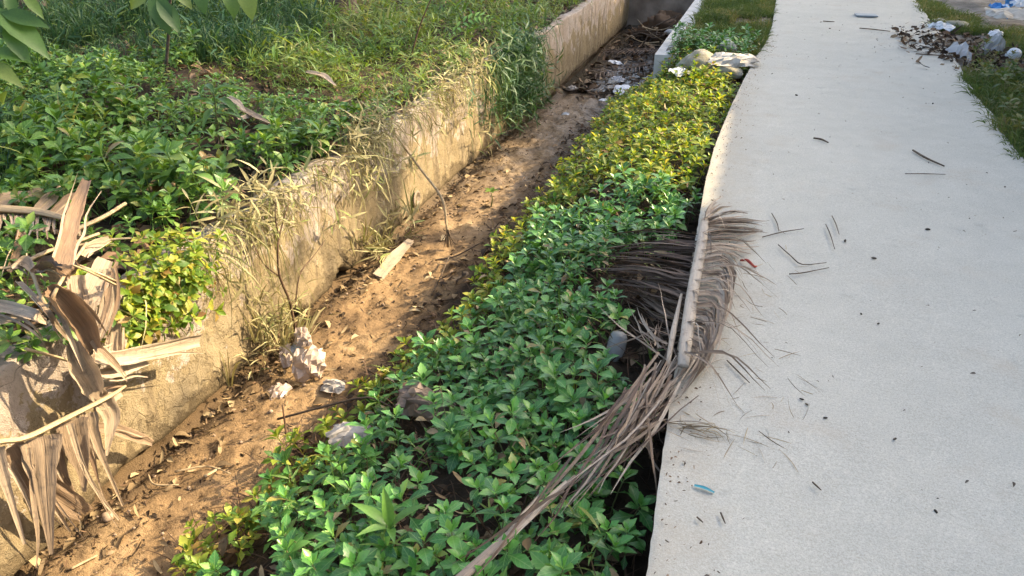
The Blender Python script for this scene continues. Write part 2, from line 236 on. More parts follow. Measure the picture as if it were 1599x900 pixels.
def leaf(outline, fold=0.3, droop=0.25, wscale=1.0, mid=True, cup=0.0):
    """unit-length leaf along +y"""
    V = []; U = []
    for t, w in outline:
        w = w * wscale; z = -droop * t * t + 0.35 * droop * t
        row = [(-w, t, z + fold * w), (0, t, z), (w, t, z + fold * w)] if mid else [(-w, t, z), (w, t, z)]
        V += row; U += [(r[0], r[1]) for r in row]
    nc = 3 if mid else 2
    return np.array(V), grid_faces(len(outline), nc), np.array(U)
OUT_DAISY = [(0, .02), (.2, .06), (.42, .16), (.60, .27), (.635, .20), (.76, .20), (.79, .15), (.9, .09), (1, .01)]
OUT_DAISY2 = [(0, .02), (.22, .08), (.45, .19), (.64, .235), (.82, .16), (1, .01)]
OUT_LANCE = [(0, .015), (.2, .07), (.5, .075), (.8, .04), (1, .004)]
OUT_MANGO = [(0, .01), (.12, .05), (.3, .14), (.55, .16), (.8, .09), (1, .005)]
OUT_OVAL = [(0, .02), (.1, .12), (.3, .27), (.55, .32), (.8, .2), (1, .01)]

# ---------------------------------------------------------------- material helpers
def mk(name, rough=0.8, spec=0.3):
    m = bpy.data.materials.new(name); m.use_nodes = True
    nt = m.node_tree; b = nt.nodes['Principled BSDF']
    b.inputs['Roughness'].default_value = rough; b.inputs['Specular IOR Level'].default_value = spec
    return m, nt, b
def nd(nt, t, **kw):
    n = nt.nodes.new(t)
    for k, v in kw.items():
        if k in n.inputs: n.inputs[k].default_value = v
        else: setattr(n, k, v)
    return n
def wpos(nt): return nd(nt, 'ShaderNodeNewGeometry').outputs['Position']
def noise(nt, co, scale, detail=4, rough=0.55, stretch=None):
    if stretch is not None:
        mp = nd(nt, 'ShaderNodeMapping'); mp.inputs['Scale'].default_value = stretch
        nt.links.new(co, mp.inputs['Vector']); co = mp.outputs[0]
    n = nd(nt, 'ShaderNodeTexNoise'); n.inputs['Scale'].default_value = scale
    n.inputs['Detail'].default_value = detail; n.inputs['Roughness'].default_value = rough
    nt.links.new(co, n.inputs['Vector']); return n.outputs[0]
def ramp(nt, fac, stops):
    r = nd(nt, 'ShaderNodeValToRGB'); e = r.color_ramp.elements
    while len(e) > 1: e.remove(e[-1])
    e[0].position = stops[0][0]; c = stops[0][1]; e[0].color = (*c, 1) if len(c) == 3 else c
    for p, c in stops[1:]:
        x = e.new(p); x.color = (*c, 1) if len(c) == 3 else c
    nt.links.new(fac, r.inputs[0]); return r.outputs[0]
def g(v): return (v, v, v)
def mixc(nt, fac, a, b, mode='MIX'):
    m = nd(nt, 'ShaderNodeMix', data_type='RGBA', blend_type=mode)
    for s, v in ((m.inputs['Factor'], fac), (m.inputs[6], a), (m.inputs[7], b)):
        if isinstance(v, (int, float)): s.default_value = v
        elif isinstance(v, tuple): s.default_value = (*v, 1) if len(v) == 3 else v
        else: nt.links.new(v, s)
    return m.outputs[2]
def math_(nt, op, a, b=0.0):
    m = nd(nt, 'ShaderNodeMath', operation=op)
    for s, v in zip(m.inputs, (a, b)):
        if isinstance(v, (int, float)): s.default_value = v
        else: nt.links.new(v, s)
    return m.outputs[0]
def bump(nt, b, h, strength=0.5, dist=0.01):
    n = nd(nt, 'ShaderNodeBump'); n.inputs['Strength'].default_value = strength; n.inputs['Distance'].default_value = dist
    nt.links.new(h, n.inputs['Height']); nt.links.new(n.outputs[0], b.inputs['Normal']); return n
def xyz(nt, co):
    s = nd(nt, 'ShaderNodeSeparateXYZ'); nt.links.new(co, s.inputs[0]); return s.outputs
def rand_island(nt):
    a = nd(nt, 'ShaderNodeNewGeometry').outputs['Random Per Island']; b = nd(nt, 'ShaderNodeObjectInfo').outputs['Random']
    return math_(nt, 'FRACT', math_(nt, 'ADD', a, b))
def leafmat(name, stops, trans=0.35, rough=0.45, spec=0.35, tcol=(1.5, 1.35, 0.5), patch=None, veins=False):
    m, nt, b = mk(name, rough, spec)
    rnd = rand_island(nt)
    if patch is not None:
        pn = noise(nt, wpos(nt), patch, 2)
        rnd = math_(nt, 'ADD', math_(nt, 'MULTIPLY', rnd, 0.6), math_(nt, 'SUBTRACT', math_(nt, 'MULTIPLY', pn, 1.6), 0.6))
    c = ramp(nt, rnd, stops)
    fine = noise(nt, wpos(nt), 90, 3)
    if veins:                                                     # pale midrib and side veins drawn on the blade
        q = xyz(nt, nd(nt, 'ShaderNodeTexCoord').outputs['UV']); au = math_(nt, 'ABSOLUTE', q[0])
        side = math_(nt, 'LESS_THAN', math_(nt, 'FRACT', math_(nt, 'MULTIPLY', math_(nt, 'SUBTRACT', q[1], math_(nt, 'MULTIPLY', au, 1.1)), 6.0)), .16)
        v = math_(nt, 'MAXIMUM', math_(nt, 'LESS_THAN', au, .016), math_(nt, 'MULTIPLY', side, .5))
        c = mixc(nt, math_(nt, 'MULTIPLY', v, .55), c, (0.22, 0.36, 0.12))
    c = mixc(nt, 0.5, c, mixc(nt, fine, g(0.45), g(1.5)), 'MULTIPLY')
    nt.links.new(c, b.inputs['Base Color'])
    t = nd(nt, 'ShaderNodeBsdfTranslucent'); nt.links.new(mixc(nt, 1.0, c, tcol, 'MULTIPLY'), t.inputs['Color'])
    mx = nd(nt, 'ShaderNodeMixShader'); mx.inputs[0].default_value = trans
    nt.links.new(b.outputs[0], mx.inputs[1]); nt.links.new(t.outputs[0], mx.inputs[2])
    nt.links.new(mx.outputs[0], nt.nodes['Material Output'].inputs['Surface'])
    return m
def fibremat(name, stops, trans=0.1, rough=0.7, fs=160, streak=(0.35, 1.6)):
    """dry leaf: fibres run along the UV's v"""
    m, nt, b = mk(name, rough, 0.25)
    uv = nd(nt, 'ShaderNodeTexCoord').outputs['UV']
    f = noise(nt, uv, fs, 3, 0.6, (1, 0.03, 1)); f2 = noise(nt, uv, 30, 3, 0.6, (1, 0.15, 1))
    c = ramp(nt, rand_island(nt), stops)
    c = mixc(nt, 0.8, c, mixc(nt, f, g(streak[0]), g(streak[1])), 'MULTIPLY')
    c = mixc(nt, 0.55, c, mixc(nt, f2, g(0.35), g(1.6)), 'MULTIPLY')
    mould = ramp(nt, noise(nt, wpos(nt), 26, 6, .75), [(0.52, g(0)), (0.66, g(1))])
    c = mixc(nt, math_(nt, 'MULTIPLY', mould, .55), c, (0.13, 0.105, 0.085))
    nt.links.new(c, b.inputs['Base Color'])
    bump(nt, b, math_(nt, 'ADD', f, math_(nt, 'MULTIPLY', f2, .8)), 0.8, 0.004)
    t = nd(nt, 'ShaderNodeBsdfTranslucent'); nt.links.new(c, t.inputs['Color'])
    mx = nd(nt, 'ShaderNodeMixShader'); mx.inputs[0].default_value = trans
    nt.links.new(b.outputs[0], mx.inputs[1]); nt.links.new(t.outputs[0], mx.inputs[2])
    nt.links.new(mx.outputs[0], nt.nodes['Material Output'].inputs['Surface'])
    return m
def roughmat(name, stops, scale=12, rough=0.85, bs=60, bstr=0.5, bd=0.006, isl=0.0):
    m, nt, b = mk(name, rough, 0.25); p = wpos(nt)
    n1 = noise(nt, p, scale, 5)
    if isl: n1 = math_(nt, 'ADD', math_(nt, 'MULTIPLY', n1, 1 - isl), math_(nt, 'MULTIPLY', rand_island(nt), isl))
    nt.links.new(ramp(nt, n1, stops), b.inputs['Base Color'])
    bump(nt, b, noise(nt, p, bs, 5), bstr, bd); return m

# concrete of the path: pale cement, fine sand grain, faint broom marks, warm stains
def mat_path():
    m, nt, b = mk('path_concrete', 0.9, 0.2); p = wpos(nt)
    big = noise(nt, p, 1.1, 4); mid = noise(nt, p, 7, 5, 0.65); fine = noise(nt, p, 210, 3, 0.7); grit = noise(nt, p, 480, 2, 0.5)
    c = mixc(nt, big, (0.405, 0.393, 0.335), (0.50, 0.485, 0.415))
    c = mixc(nt, 0.45, c, mixc(nt, mid, g(0.72), g(1.25)), 'MULTIPLY')
    c = mixc(nt, 0.8, c, mixc(nt, fine, g(0.4), g(1.6)), 'MULTIPLY')
    c = mixc(nt, 0.5, c, mixc(nt, noise(nt, p, 110, 3, .6), g(0.5), g(1.5)), 'MULTIPLY')
    pits = ramp(nt, grit, [(0.30, g(0.45)), (0.38, g(1.0))])
    c = mixc(nt, 0.8, c, pits, 'MULTIPLY')
    stain = ramp(nt, noise(nt, p, 2.6, 5, 0.6), [(0.56, g(0)), (0.74, g(1))])
    c = mixc(nt, math_(nt, 'MULTIPLY', stain, 0.5), c, (0.40, 0.34, 0.26))
    dk = ramp(nt, noise(nt, p, 4.5, 6, 0.7), [(0.60, g(0)), (0.70, g(1))])
    c = mixc(nt, math_(nt, 'MULTIPLY', dk, 0.30), c, (0.2, 0.2, 0.19))
    X = xyz(nt, p); ed = nd(nt, 'ShaderNodeMapRange'); nt.links.new(math_(nt, 'ADD', X[0], math_(nt, 'MULTIPLY', noise(nt, p, 5, 6, .7), -.6)), ed.inputs[0])
    ed.inputs[1].default_value = -.16; ed.inputs[2].default_value = -.46
    c = mixc(nt, math_(nt, 'MULTIPLY', ed.outputs[0], .55), c, (0.36, 0.31, 0.23))                # trodden soil along the drain side
    nt.links.new(c, b.inputs['Base Color'])
    broom = noise(nt, p, 40, 3, 0.6, (0.10, 1.6, 1))
    h = math_(nt, 'ADD', math_(nt, 'MULTIPLY', fine, 0.8), math_(nt, 'ADD', math_(nt, 'MULTIPLY', broom, 0.5), math_(nt, 'MULTIPLY', noise(nt, p, 60, 5, .7), 0.4)))
    bump(nt, b, h, 0.6, 0.0035); return m
def mat_wall():
    m, nt, b = mk('stained_wall_concrete', 0.9, 0.2); p = wpos(nt); X = xyz(nt, p)
    c = mixc(nt, noise(nt, p, 1.7, 5), (0.30, 0.24, 0.188), (0.395, 0.335, 0.28))
    lime = ramp(nt, noise(nt, p, 4.2, 8, .72), [(0.505, g(0)), (0.53, g(1))])
    c = mixc(nt, math_(nt, 'MULTIPLY', lime, 0.45), c, (0.45, 0.405, 0.36))
    c = mixc(nt, 0.7, c, mixc(nt, noise(nt, p, 26, 6, .72), g(0.45), g(1.5)), 'MULTIPLY')
    damp = math_(nt, 'ADD', math_(nt, 'MULTIPLY', noise(nt, p, 5.0, 8, .72), 1.5), math_(nt, 'MULTIPLY', X[2], -0.75))   # growth rising from the wet foot
    moss = ramp(nt, damp, [(0.97, g(0)), (1.20, g(1))])
    c = mixc(nt, math_(nt, 'MULTIPLY', moss, 0.75), c, mixc(nt, noise(nt, p, 19, 6, .7), (0.11, 0.085, 0.035), (0.33, 0.25, 0.115)))
    streak = ramp(nt, noise(nt, p, 11, 5, 0.65, (1, 1, 0.10)), [(0.52, g(0)), (0.66, g(1))])
    c = mixc(nt, math_(nt, 'MULTIPLY', streak, 0.7), c, (0.12, 0.092, 0.06))
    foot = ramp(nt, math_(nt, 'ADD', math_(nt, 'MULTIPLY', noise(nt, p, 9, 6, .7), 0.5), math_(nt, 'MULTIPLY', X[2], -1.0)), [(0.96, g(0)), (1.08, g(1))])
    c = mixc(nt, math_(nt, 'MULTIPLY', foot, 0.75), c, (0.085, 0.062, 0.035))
    spots = ramp(nt, noise(nt, p, 38, 5, 0.75), [(0.60, g(0)), (0.68, g(1))])
    c = mixc(nt, math_(nt, 'MULTIPLY', spots, 0.55), c, (0.11, 0.095, 0.07))
    vor = nd(nt, 'ShaderNodeTexVoronoi', feature='DISTANCE_TO_EDGE'); vor.inputs['Scale'].default_value = 1.6
    mp = nd(nt, 'ShaderNodeVectorMath', operation='ADD'); nn = nd(nt, 'ShaderNodeTexNoise'); nn.inputs['Scale'].default_value = 5.0; nt.links.new(p, nn.inputs['Vector'])
    sc = nd(nt, 'ShaderNodeVectorMath', operation='SCALE'); sc.inputs['Scale'].default_value = .35; nt.links.new(nn.outputs['Color'], sc.inputs[0])
    nt.links.new(p, mp.inputs[0]); nt.links.new(sc.outputs[0], mp.inputs[1]); nt.links.new(mp.outputs[0], vor.inputs['Vector'])
    crack = ramp(nt, vor.outputs[0], [(0.0, g(1)), (0.006, g(0))])
    c = mixc(nt, math_(nt, 'MULTIPLY', crack, 0.4), c, (0.07, 0.055, 0.04))
    nt.links.new(c, b.inputs['Base Color'])
    h = math_(nt, 'ADD', noise(nt, p, 26, 7, .75), math_(nt, 'MULTIPLY', noise(nt, p, 140, 3), .5)); h = math_(nt, 'SUBTRACT', h, math_(nt, 'MULTIPLY', crack, .25))
    h = math_(nt, 'ADD', h, math_(nt, 'MULTIPLY', lime, .35))
    bump(nt, b, h, 0.9, 0.014); return m
def mat_bed():
    m, nt, b = mk('damp_mud', 0.9, 0.2); p = wpos(nt); X = xyz(nt, p)
    c = ramp(nt, noise(nt, p, 3.0, 5, .6), [(0.28, (0.12, 0.078, 0.042)), (0.5, (0.245, 0.16, 0.08)), (0.72, (0.37, 0.26, 0.14))])
    dk = ramp(nt, noise(nt, p, 16, 5, 0.7), [(0.50, g(0)), (0.62, g(1))])
    c = mixc(nt, math_(nt, 'MULTIPLY', dk, 0.6), c, (0.085, 0.055, 0.03))
    hum = ramp(nt, math_(nt, 'ADD', X[0], math_(nt, 'MULTIPLY', noise(nt, p, 4, 4), 0.5)), [(-1.45 + 2, g(0)), (-1.1 + 2, g(1))]) if False else None
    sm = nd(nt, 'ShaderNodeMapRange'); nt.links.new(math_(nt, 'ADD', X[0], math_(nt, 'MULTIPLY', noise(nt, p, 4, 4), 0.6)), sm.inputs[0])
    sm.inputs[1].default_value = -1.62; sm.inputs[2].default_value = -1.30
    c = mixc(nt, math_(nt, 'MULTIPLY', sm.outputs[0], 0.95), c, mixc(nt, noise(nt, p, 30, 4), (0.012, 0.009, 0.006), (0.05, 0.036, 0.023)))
    foot_shade = nd(nt, 'ShaderNodeMapRange'); nt.links.new(math_(nt, 'ADD', X[0], math_(nt, 'MULTIPLY', noise(nt, p, 9, 6, .7), .4)), foot_shade.inputs[0])
    foot_shade.inputs[1].default_value = -2.08; foot_shade.inputs[2].default_value = -2.24
    c = mixc(nt, math_(nt, 'MULTIPLY', foot_shade.outputs[0], .8), c, (0.075, 0.05, 0.028))              # shadow gap under the wall painted into the damp mud
    wet = nd(nt, 'ShaderNodeMapRange'); nt.links.new(math_(nt, 'ADD', X[1], math_(nt, 'MULTIPLY', noise(nt, p, 2.5, 4), 2.0)), wet.inputs[0])
    wet.inputs[1].default_value = 5.6; wet.inputs[2].default_value = 7.4
    c = mixc(nt, math_(nt, 'MULTIPLY', wet.outputs[0], 0.6), c, mixc(nt, noise(nt, p, 12, 5, .7), (0.07, 0.055, 0.04), (0.24, 0.19, 0.13)))
    nt.links.new(c, b.inputs['Base Color'])
    rr = nd(nt, 'ShaderNodeMapRange'); nt.links.new(wet.outputs[0], rr.inputs[0]); rr.inputs[3].default_value = 0.92; rr.inputs[4].default_value = 0.35
    nt.links.new(rr.outputs[0], b.inputs['Roughness'])
    bump(nt, b, math_(nt, 'ADD', noise(nt, p, 45, 6, .7), math_(nt, 'MULTIPLY', noise(nt, p, 140, 4), .5)), 0.9, 0.012); return m

M = {}
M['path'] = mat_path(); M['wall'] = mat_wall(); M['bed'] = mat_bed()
M['oldwall'] = roughmat('weathered_drain_concrete', [(0.3, (0.20, 0.17, 0.14)), (0.5, (0.33, 0.29, 0.24)), (0.7, (0.42, 0.38, 0.33))], 5, 0.9, 40, .6, .01)
M['cross'] = roughmat('dark_stained_concrete', [(0.3, (0.13, 0.10, 0.075)), (0.5, (0.22, 0.175, 0.13)), (0.7, (0.32, 0.26, 0.2))], 3, 0.9, 40, .6, .01)
M['coping'] = roughmat('pale_coping_concrete', [(0.3, (0.36, 0.35, 0.32)), (0.5, (0.46, 0.45, 0.42)), (0.75, (0.52, 0.51, 0.48))], 5, 0.9, 60, .6, .008)
M['soil'] = roughmat('bank_soil', [(0.3, (0.014, 0.010, 0.006)), (0.5, (0.03, 0.022, 0.013)), (0.7, (0.065, 0.046, 0.027))], 6, 0.95, 40, .8, .02)
M['verge'] = roughmat('verge_soil', [(0.3, (0.09, 0.08, 0.065)), (0.5, (0.17, 0.155, 0.13)), (0.7, (0.27, 0.25, 0.22))], 4, 0.95, 50, .8, .02)
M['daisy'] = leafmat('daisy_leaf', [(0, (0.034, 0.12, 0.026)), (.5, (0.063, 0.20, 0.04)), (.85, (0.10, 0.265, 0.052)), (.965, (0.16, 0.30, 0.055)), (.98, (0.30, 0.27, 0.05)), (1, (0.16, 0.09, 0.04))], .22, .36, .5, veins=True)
M['bankdaisy'] = leafmat('bank_daisy_leaf', [(0, (0.045, 0.12, 0.02)), (.5, (0.09, 0.20, 0.03)), (.85, (0.16, 0.27, 0.045)), (.96, (0.26, 0.32, 0.06)), (1, (0.22, 0.13, 0.05))], .28, .4, .45, veins=True)
M['daisyyoung'] = leafmat('young_daisy_leaf', [(0, (0.095, 0.29, 0.055)), (.5, (0.13, 0.36, 0.07)), (1, (0.22, 0.40, 0.085))], .30, .33, .55, veins=True)
M['daisysuntint'] = leafmat('daisy_leaf_sun_tinted', [(0, (0.06, 0.13, 0.022)), (.35, (0.15, 0.25, 0.032)), (.7, (0.29, 0.35, 0.045)), (.9, (0.42, 0.40, 0.08)), (1, (0.20, 0.10, 0.04))], .45, .45, .35)  # yellower copy of the daisy leaf, sunlight painted into its colour
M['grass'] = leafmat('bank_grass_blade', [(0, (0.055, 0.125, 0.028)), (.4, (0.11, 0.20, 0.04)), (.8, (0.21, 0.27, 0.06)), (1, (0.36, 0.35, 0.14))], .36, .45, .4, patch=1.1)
M['grassdark'] = leafmat('shade_tinted_grass_blade', [(0, (0.022, 0.07, 0.03)), (.5, (0.045, 0.11, 0.045)), (1, (0.09, 0.15, 0.05))], .3, .5, .35)  # shade put into the colour: darker, bluer copy of the grass blade
M['grassdry'] = leafmat('dry_grass_blade', [(0, (0.16, 0.135, 0.06)), (.4, (0.30, 0.26, 0.125)), (.75, (0.42, 0.38, 0.21)), (1, (0.20, 0.25, 0.07))], .25, .6, .2, (1.1, 1.1, 0.7))
M['vergegrass'] = leafmat('verge_grass_blade', [(0, (0.05, 0.09, 0.025)), (.5, (0.09, 0.14, 0.04)), (.8, (0.17, 0.17, 0.07)), (1, (0.24, 0.2, 0.11))], .3, .55, .25, patch=1.5)
M['litter'] = leafmat('dead_leaf_scrap', [(0, (0.02, 0.013, 0.008)), (.5, (0.05, 0.032, 0.018)), (.8, (0.13, 0.08, 0.045)), (1, (0.28, 0.2, 0.12))], .1, .75, .2, (1, .9, .7))
M['banklitter'] = leafmat('bank_dead_leaf', [(0, (0.05, 0.032, 0.02)), (.5, (0.12, 0.075, 0.045)), (.8, (0.22, 0.14, 0.085)), (1, (0.36, 0.27, 0.17))], .1, .75, .2, (1, .9, .7))
M['straw'] = leafmat('pale_straw', [(0, (0.10, 0.07, 0.04)), (.5, (0.24, 0.17, 0.09)), (1, (0.42, 0.33, 0.19))], .15, .7, .2, (1, .9, .7))
M['stem'] = roughmat('brown_stem', [(0.3, (0.05, 0.028, 0.018)), (0.7, (0.14, 0.085, 0.05))], 30, .8, 80, .4, .003)
M['gstem'] = roughmat('green_stem', [(0.3, (0.06, 0.09, 0.025)), (0.7, (0.14, 0.13, 0.05))], 30, .6, 80, .3, .002)
M['twig'] = roughmat('dry_twig', [(0.3, (0.045, 0.032, 0.022)), (0.7, (0.13, 0.095, 0.065))], 40, .85, 120, .5, .003)
M['paletwig'] = roughmat('bleached_twig', [(0.3, (0.20, 0.14, 0.08)), (0.7, (0.42, 0.33, 0.2))], 40, .8, 120, .5, .003)
M['banana'] = fibremat('dry_banana_leaf', [(0, (0.20, 0.13, 0.08)), (.35, (0.34, 0.26, 0.18)), (.75, (0.43, 0.345, 0.255)), (1, (0.28, 0.17, 0.09))], .14, .6, 260)
M['bananarib'] = fibremat('dry_banana_rib', [(0, (0.34, 0.25, 0.14)), (1, (0.46, 0.35, 0.2))], 0.0, .6, 300)
M['frond'] = fibremat('dry_coconut_leaflet', [(0, (0.16, 0.115, 0.08)), (.45, (0.30, 0.235, 0.175)), (.8, (0.42, 0.345, 0.265)), (1, (0.5, 0.42, 0.32))], .08, .65, 500)
M['fronddark'] = fibremat('dark_coconut_leaflet', [(0, (0.055, 0.036, 0.026)), (.5, (0.12, 0.08, 0.058)), (.9, (0.21, 0.15, 0.11)), (1, (0.34, 0.27, 0.2))], .05, .7, 500)
M['petiole'] = fibremat('coconut_petiole', [(0, (0.36, 0.31, 0.245)), (1, (0.40, 0.345, 0.275))], 0.0, .65, 260, (0.55, 1.35))
M['lily'] = leafmat('bright_strap_leaf', [(0, (0.11, 0.24, 0.05)), (1, (0.17, 0.31, 0.07))], .35, .35, .45)
M['mango'] = leafmat('glossy_tree_leaf', [(0, (0.06, 0.13, 0.03)), (.6, (0.10, 0.19, 0.04)), (1, (0.19, 0.25, 0.06))], .4, .35, .45)
M['bark'] = roughmat('tree_bark', [(0.3, (0.05, 0.04, 0.03)), (0.7, (0.17, 0.13, 0.1))], 14, .95, 30, .9, .03)
M['rock'] = roughmat('rubble_stone', [(0.3, (0.16, 0.14, 0.09)), (0.5, (0.27, 0.25, 0.18)), (0.7, (0.36, 0.34, 0.27))], 9, .9, 50, .7, .01)
M['palerock'] = roughmat('pale_stone', [(0.3, (0.36, 0.35, 0.33)), (0.7, (0.55, 0.54, 0.52))], 12, .9, 60, .6, .01)
M['pebble'] = roughmat('mud_pebble', [(0.3, (0.16, 0.11, 0.07)), (0.7, (0.34, 0.26, 0.19))], 30, .85, 80, .5, .004)
M['crumb'] = roughmat('dark_crumb', [(0.3, (0.035, 0.028, 0.022)), (0.7, (0.13, 0.105, 0.08))], 50, .9, 120, .5, .002, .5)
M['plank'] = fibremat('weathered_board', [(0, (0.29, 0.23, 0.16)), (1, (0.36, 0.29, 0.21))], 0, .75, 150, (0.7, 1.25))
M['brownbag'] = roughmat('brown_wrapper', [(0.3, (0.12, 0.085, 0.06)), (0.7, (0.30, 0.225, 0.165))], 12, .55, 40, .6, .006)
M['cloth'] = roughmat('dirty_sheet', [(0.3, (0.30, 0.27, 0.22)), (0.7, (0.52, 0.50, 0.45))], 10, .6, 40, .6, .006)
M['tile'] = roughmat('grey_tile', [(0.3, (0.16, 0.19, 0.21)), (0.7, (0.24, 0.28, 0.30))], 20, .5, 60, .2, .002)
M['blue'] = roughmat('blue_plastic', [(0.3, (0.03, 0.16, 0.42)), (0.7, (0.07, 0.27, 0.55))], 12, .45, 30, .5, .01)
M['bluegreen'] = roughmat('teal_plastic', [(0.3, (0.03, 0.20, 0.25)), (0.7, (0.06, 0.28, 0.33))], 30, .4, 60, .2, .002)
M['red'] = roughmat('red_petal', [(0.3, (0.22, 0.02, 0.015)), (0.7, (0.36, 0.05, 0.03))], 60, .5, 90, .3, .002)
def mat_plastic(name, col, trans, rough=.3):
    m, nt, b = mk(name, rough, .5); p = wpos(nt)
    c = mixc(nt, noise(nt, p, 14, 4), tuple(v * .7 for v in col), col); nt.links.new(c, b.inputs['Base Color'])
    bump(nt, b, noise(nt, p, 30, 4, .6), .3, .006)
    t = nd(nt, 'ShaderNodeBsdfTransparent'); mx = nd(nt, 'ShaderNodeMixShader'); mx.inputs[0].default_value = trans
    nt.links.new(b.outputs[0], mx.inputs[1]); nt.links.new(t.outputs[0], mx.inputs[2])
    nt.links.new(mx.outputs[0], nt.nodes['Material Output'].inputs['Surface']); return m
M['clear'] = mat_plastic('clear_plastic_film', (.62, .64, .66), .5)
M['pinkfilm'] = mat_plastic('dusty_plastic_film', (.40, .31, .25), .08, .4)
M['greyfilm'] = mat_plastic('greyish_plastic_film', (.30, .36, .40), .2)
M['whitefilm'] = mat_plastic('white_plastic_film', (.75, .76, .77), .05, .4)
M['paper'] = roughmat('pale_scrap_paper', [(0.3, (0.24, 0.215, 0.185)), (0.7, (0.40, 0.37, 0.33))], 10, .8, 40, .5, .006)
M['jar'] = mat_plastic('cloudy_cup_plastic', (.55, .55, .52), .22, .15)
def mat_water():
    m, nt, b = mk('dirty_water', .06, .5); p = wpos(nt)
    nt.links.new(mixc(nt, noise(nt, p, 3, 4), (0.012, 0.011, 0.009), (0.035, 0.032, 0.027)), b.inputs['Base Color'])
    bump(nt, b, noise(nt, p, 14, 4), .5, .02); return m
M['water'] = mat_water()
M['plaster'] = roughmat('house_plaster', [(0.3, (0.5, 0.47, 0.42)), (0.7, (0.62, 0.6, 0.55))], 3, .9, 40, .3, .005)
M['roof'] = roughmat('zinc_roof', [(0.3, (0.25, 0.2, 0.18)), (0.7, (0.4, 0.36, 0.33))], 2, .5, 20, .3, .01)
M['glass'] = mk('window_glass', .05, .5)[0]; M['glass'].node_tree.nodes['Principled BSDF'].inputs['Base Color'].default_value = (.04, .05, .06, 1)

# ================================================================ the setting
EDGE_L = np.array([(-40, -.02), (0.0, -.03), (1.39, -.075), (2.2, -.115), (3.0, -.145), (4.4, -.185), (5.1, -.185), (6.0, -.15), (7.2, -.08), (8.3, .0), (9.0, .07), (10.2, .125), (12.5, .15), (15, .2), (90, 2.0)])
EDGE_R = np.array([(-40, 1.8), (0, 1.78), (5.42, 1.75), (6.26, 1.78), (8.16, 1.86), (9.9, 2.0), (11.3, 2.05), (13.2, 2.15), (90, 4.5)])
def edge_l(y): return np.interp(y, EDGE_L[:, 0], EDGE_L[:, 1]) + .004 * fbm(np.asarray(y) * 30, 0.3, 5, 3) + .012 * np.clip(fbm(np.asarray(y) * 5, 0.9, 8, 3) - .33, 0, 1)
def edge_r(y): return np.interp(y, EDGE_R[:, 0], EDGE_R[:, 1]) + .05 * fbm(np.asarray(y) * 3.5, 0.7, 9, 4)
def bed_z(x, y):
    x = np.asarray(x, float); y = np.asarray(y, float)
    top = -.33 + .13 * sstep(3.4, 5.6, y)
    z = -.87 + (top + .87) * sstep(-1.95, -.45, x)
    strip = sstep(7.9, 8.4, y)                                    # behind the rubble the drain has its right-hand wall
    z = z * (1 - strip) + strip * np.where(x > -.95, -.06 + .05 * fbm(x * 3, y * 3, 2), -.87)
    z = z + sstep(.02, .3, x) * (-.15 - z)                        # earth under the slab
    z = z + .05 * fbm(x * 2.2, y * 2.2, 1, 3) + .035 * fbm(x * 7, y * 7, 4, 4) + .02 * np.abs(fbm(x * 16, y * 16, 6, 3))
    z = z - .05 * np.exp(-((x + 2.52) / .06) ** 2)
    return z
def bank_z(x, y):
    x = np.asarray(x, float); y = np.asarray(y, float)
    d = np.clip(-2.6 - x, 0, 60)
    return -.03 + .16 * sstep(0, 2.5, d) + .10 * sstep(2, 8, d) + .12 * fbm(x * .8, y * .8, 8, 3) * sstep(0, .8, d) + .05 * fbm(x * 4, y * 4, 3, 3) * sstep(0, .4, d)
def verge_z(x, y): return -.05 + .06 * fbm(np.asarray(x) * 1.2, np.asarray(y) * 1.2, 12, 3) - .03 * sstep(.0, .4, np.asarray(x) - 1.9) + .02 * fbm(np.asarray(x) * 6, np.asarray(y) * 6, 2, 3)
def sheet(name, xs, ys, fz, mat):
    X, Y = np.meshgrid(xs, ys); V = np.stack([X, Y, fz(X, Y)], -1).reshape(-1, 3)
    o = link(name, mesh_from(name, V, grid_faces(len(ys), len(xs))), mat); o['kind'] = 'structure'; return o
def axis(dense0, dense1, step, lo, hi, k=14):
    a = list(np.arange(dense0, dense1 + 1e-6, step)); g_ = np.geomspace(step, 1, k)
    return np.array(sorted({round(v, 4) for v in [*(dense0 - (dense0 - lo) * (q ** 1.0) for q in g_ if dense0 > lo), *a, *(dense1 + (hi - dense1) * q for q in g_ if hi > dense1)]}))
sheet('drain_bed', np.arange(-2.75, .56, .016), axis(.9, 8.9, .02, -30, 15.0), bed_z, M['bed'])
sheet('bank_ground', axis(-9, -2.53, .09, -60, -2.53), axis(.8, 12, .09, -30, 80), bank_z, M['soil'])
sheet('verge_ground', axis(1.55, 5, .06, 1.55, 60), axis(3, 14, .07, -30, 80), verge_z, M['verge'])
sheet('ground_beyond_drain', axis(-2.7, 1.6, .1, -2.7, 1.6), axis(15.0, 16, .1, 15.0, 80), lambda x, y: -.06 + .05 * fbm(x, y, 2), M['verge'])

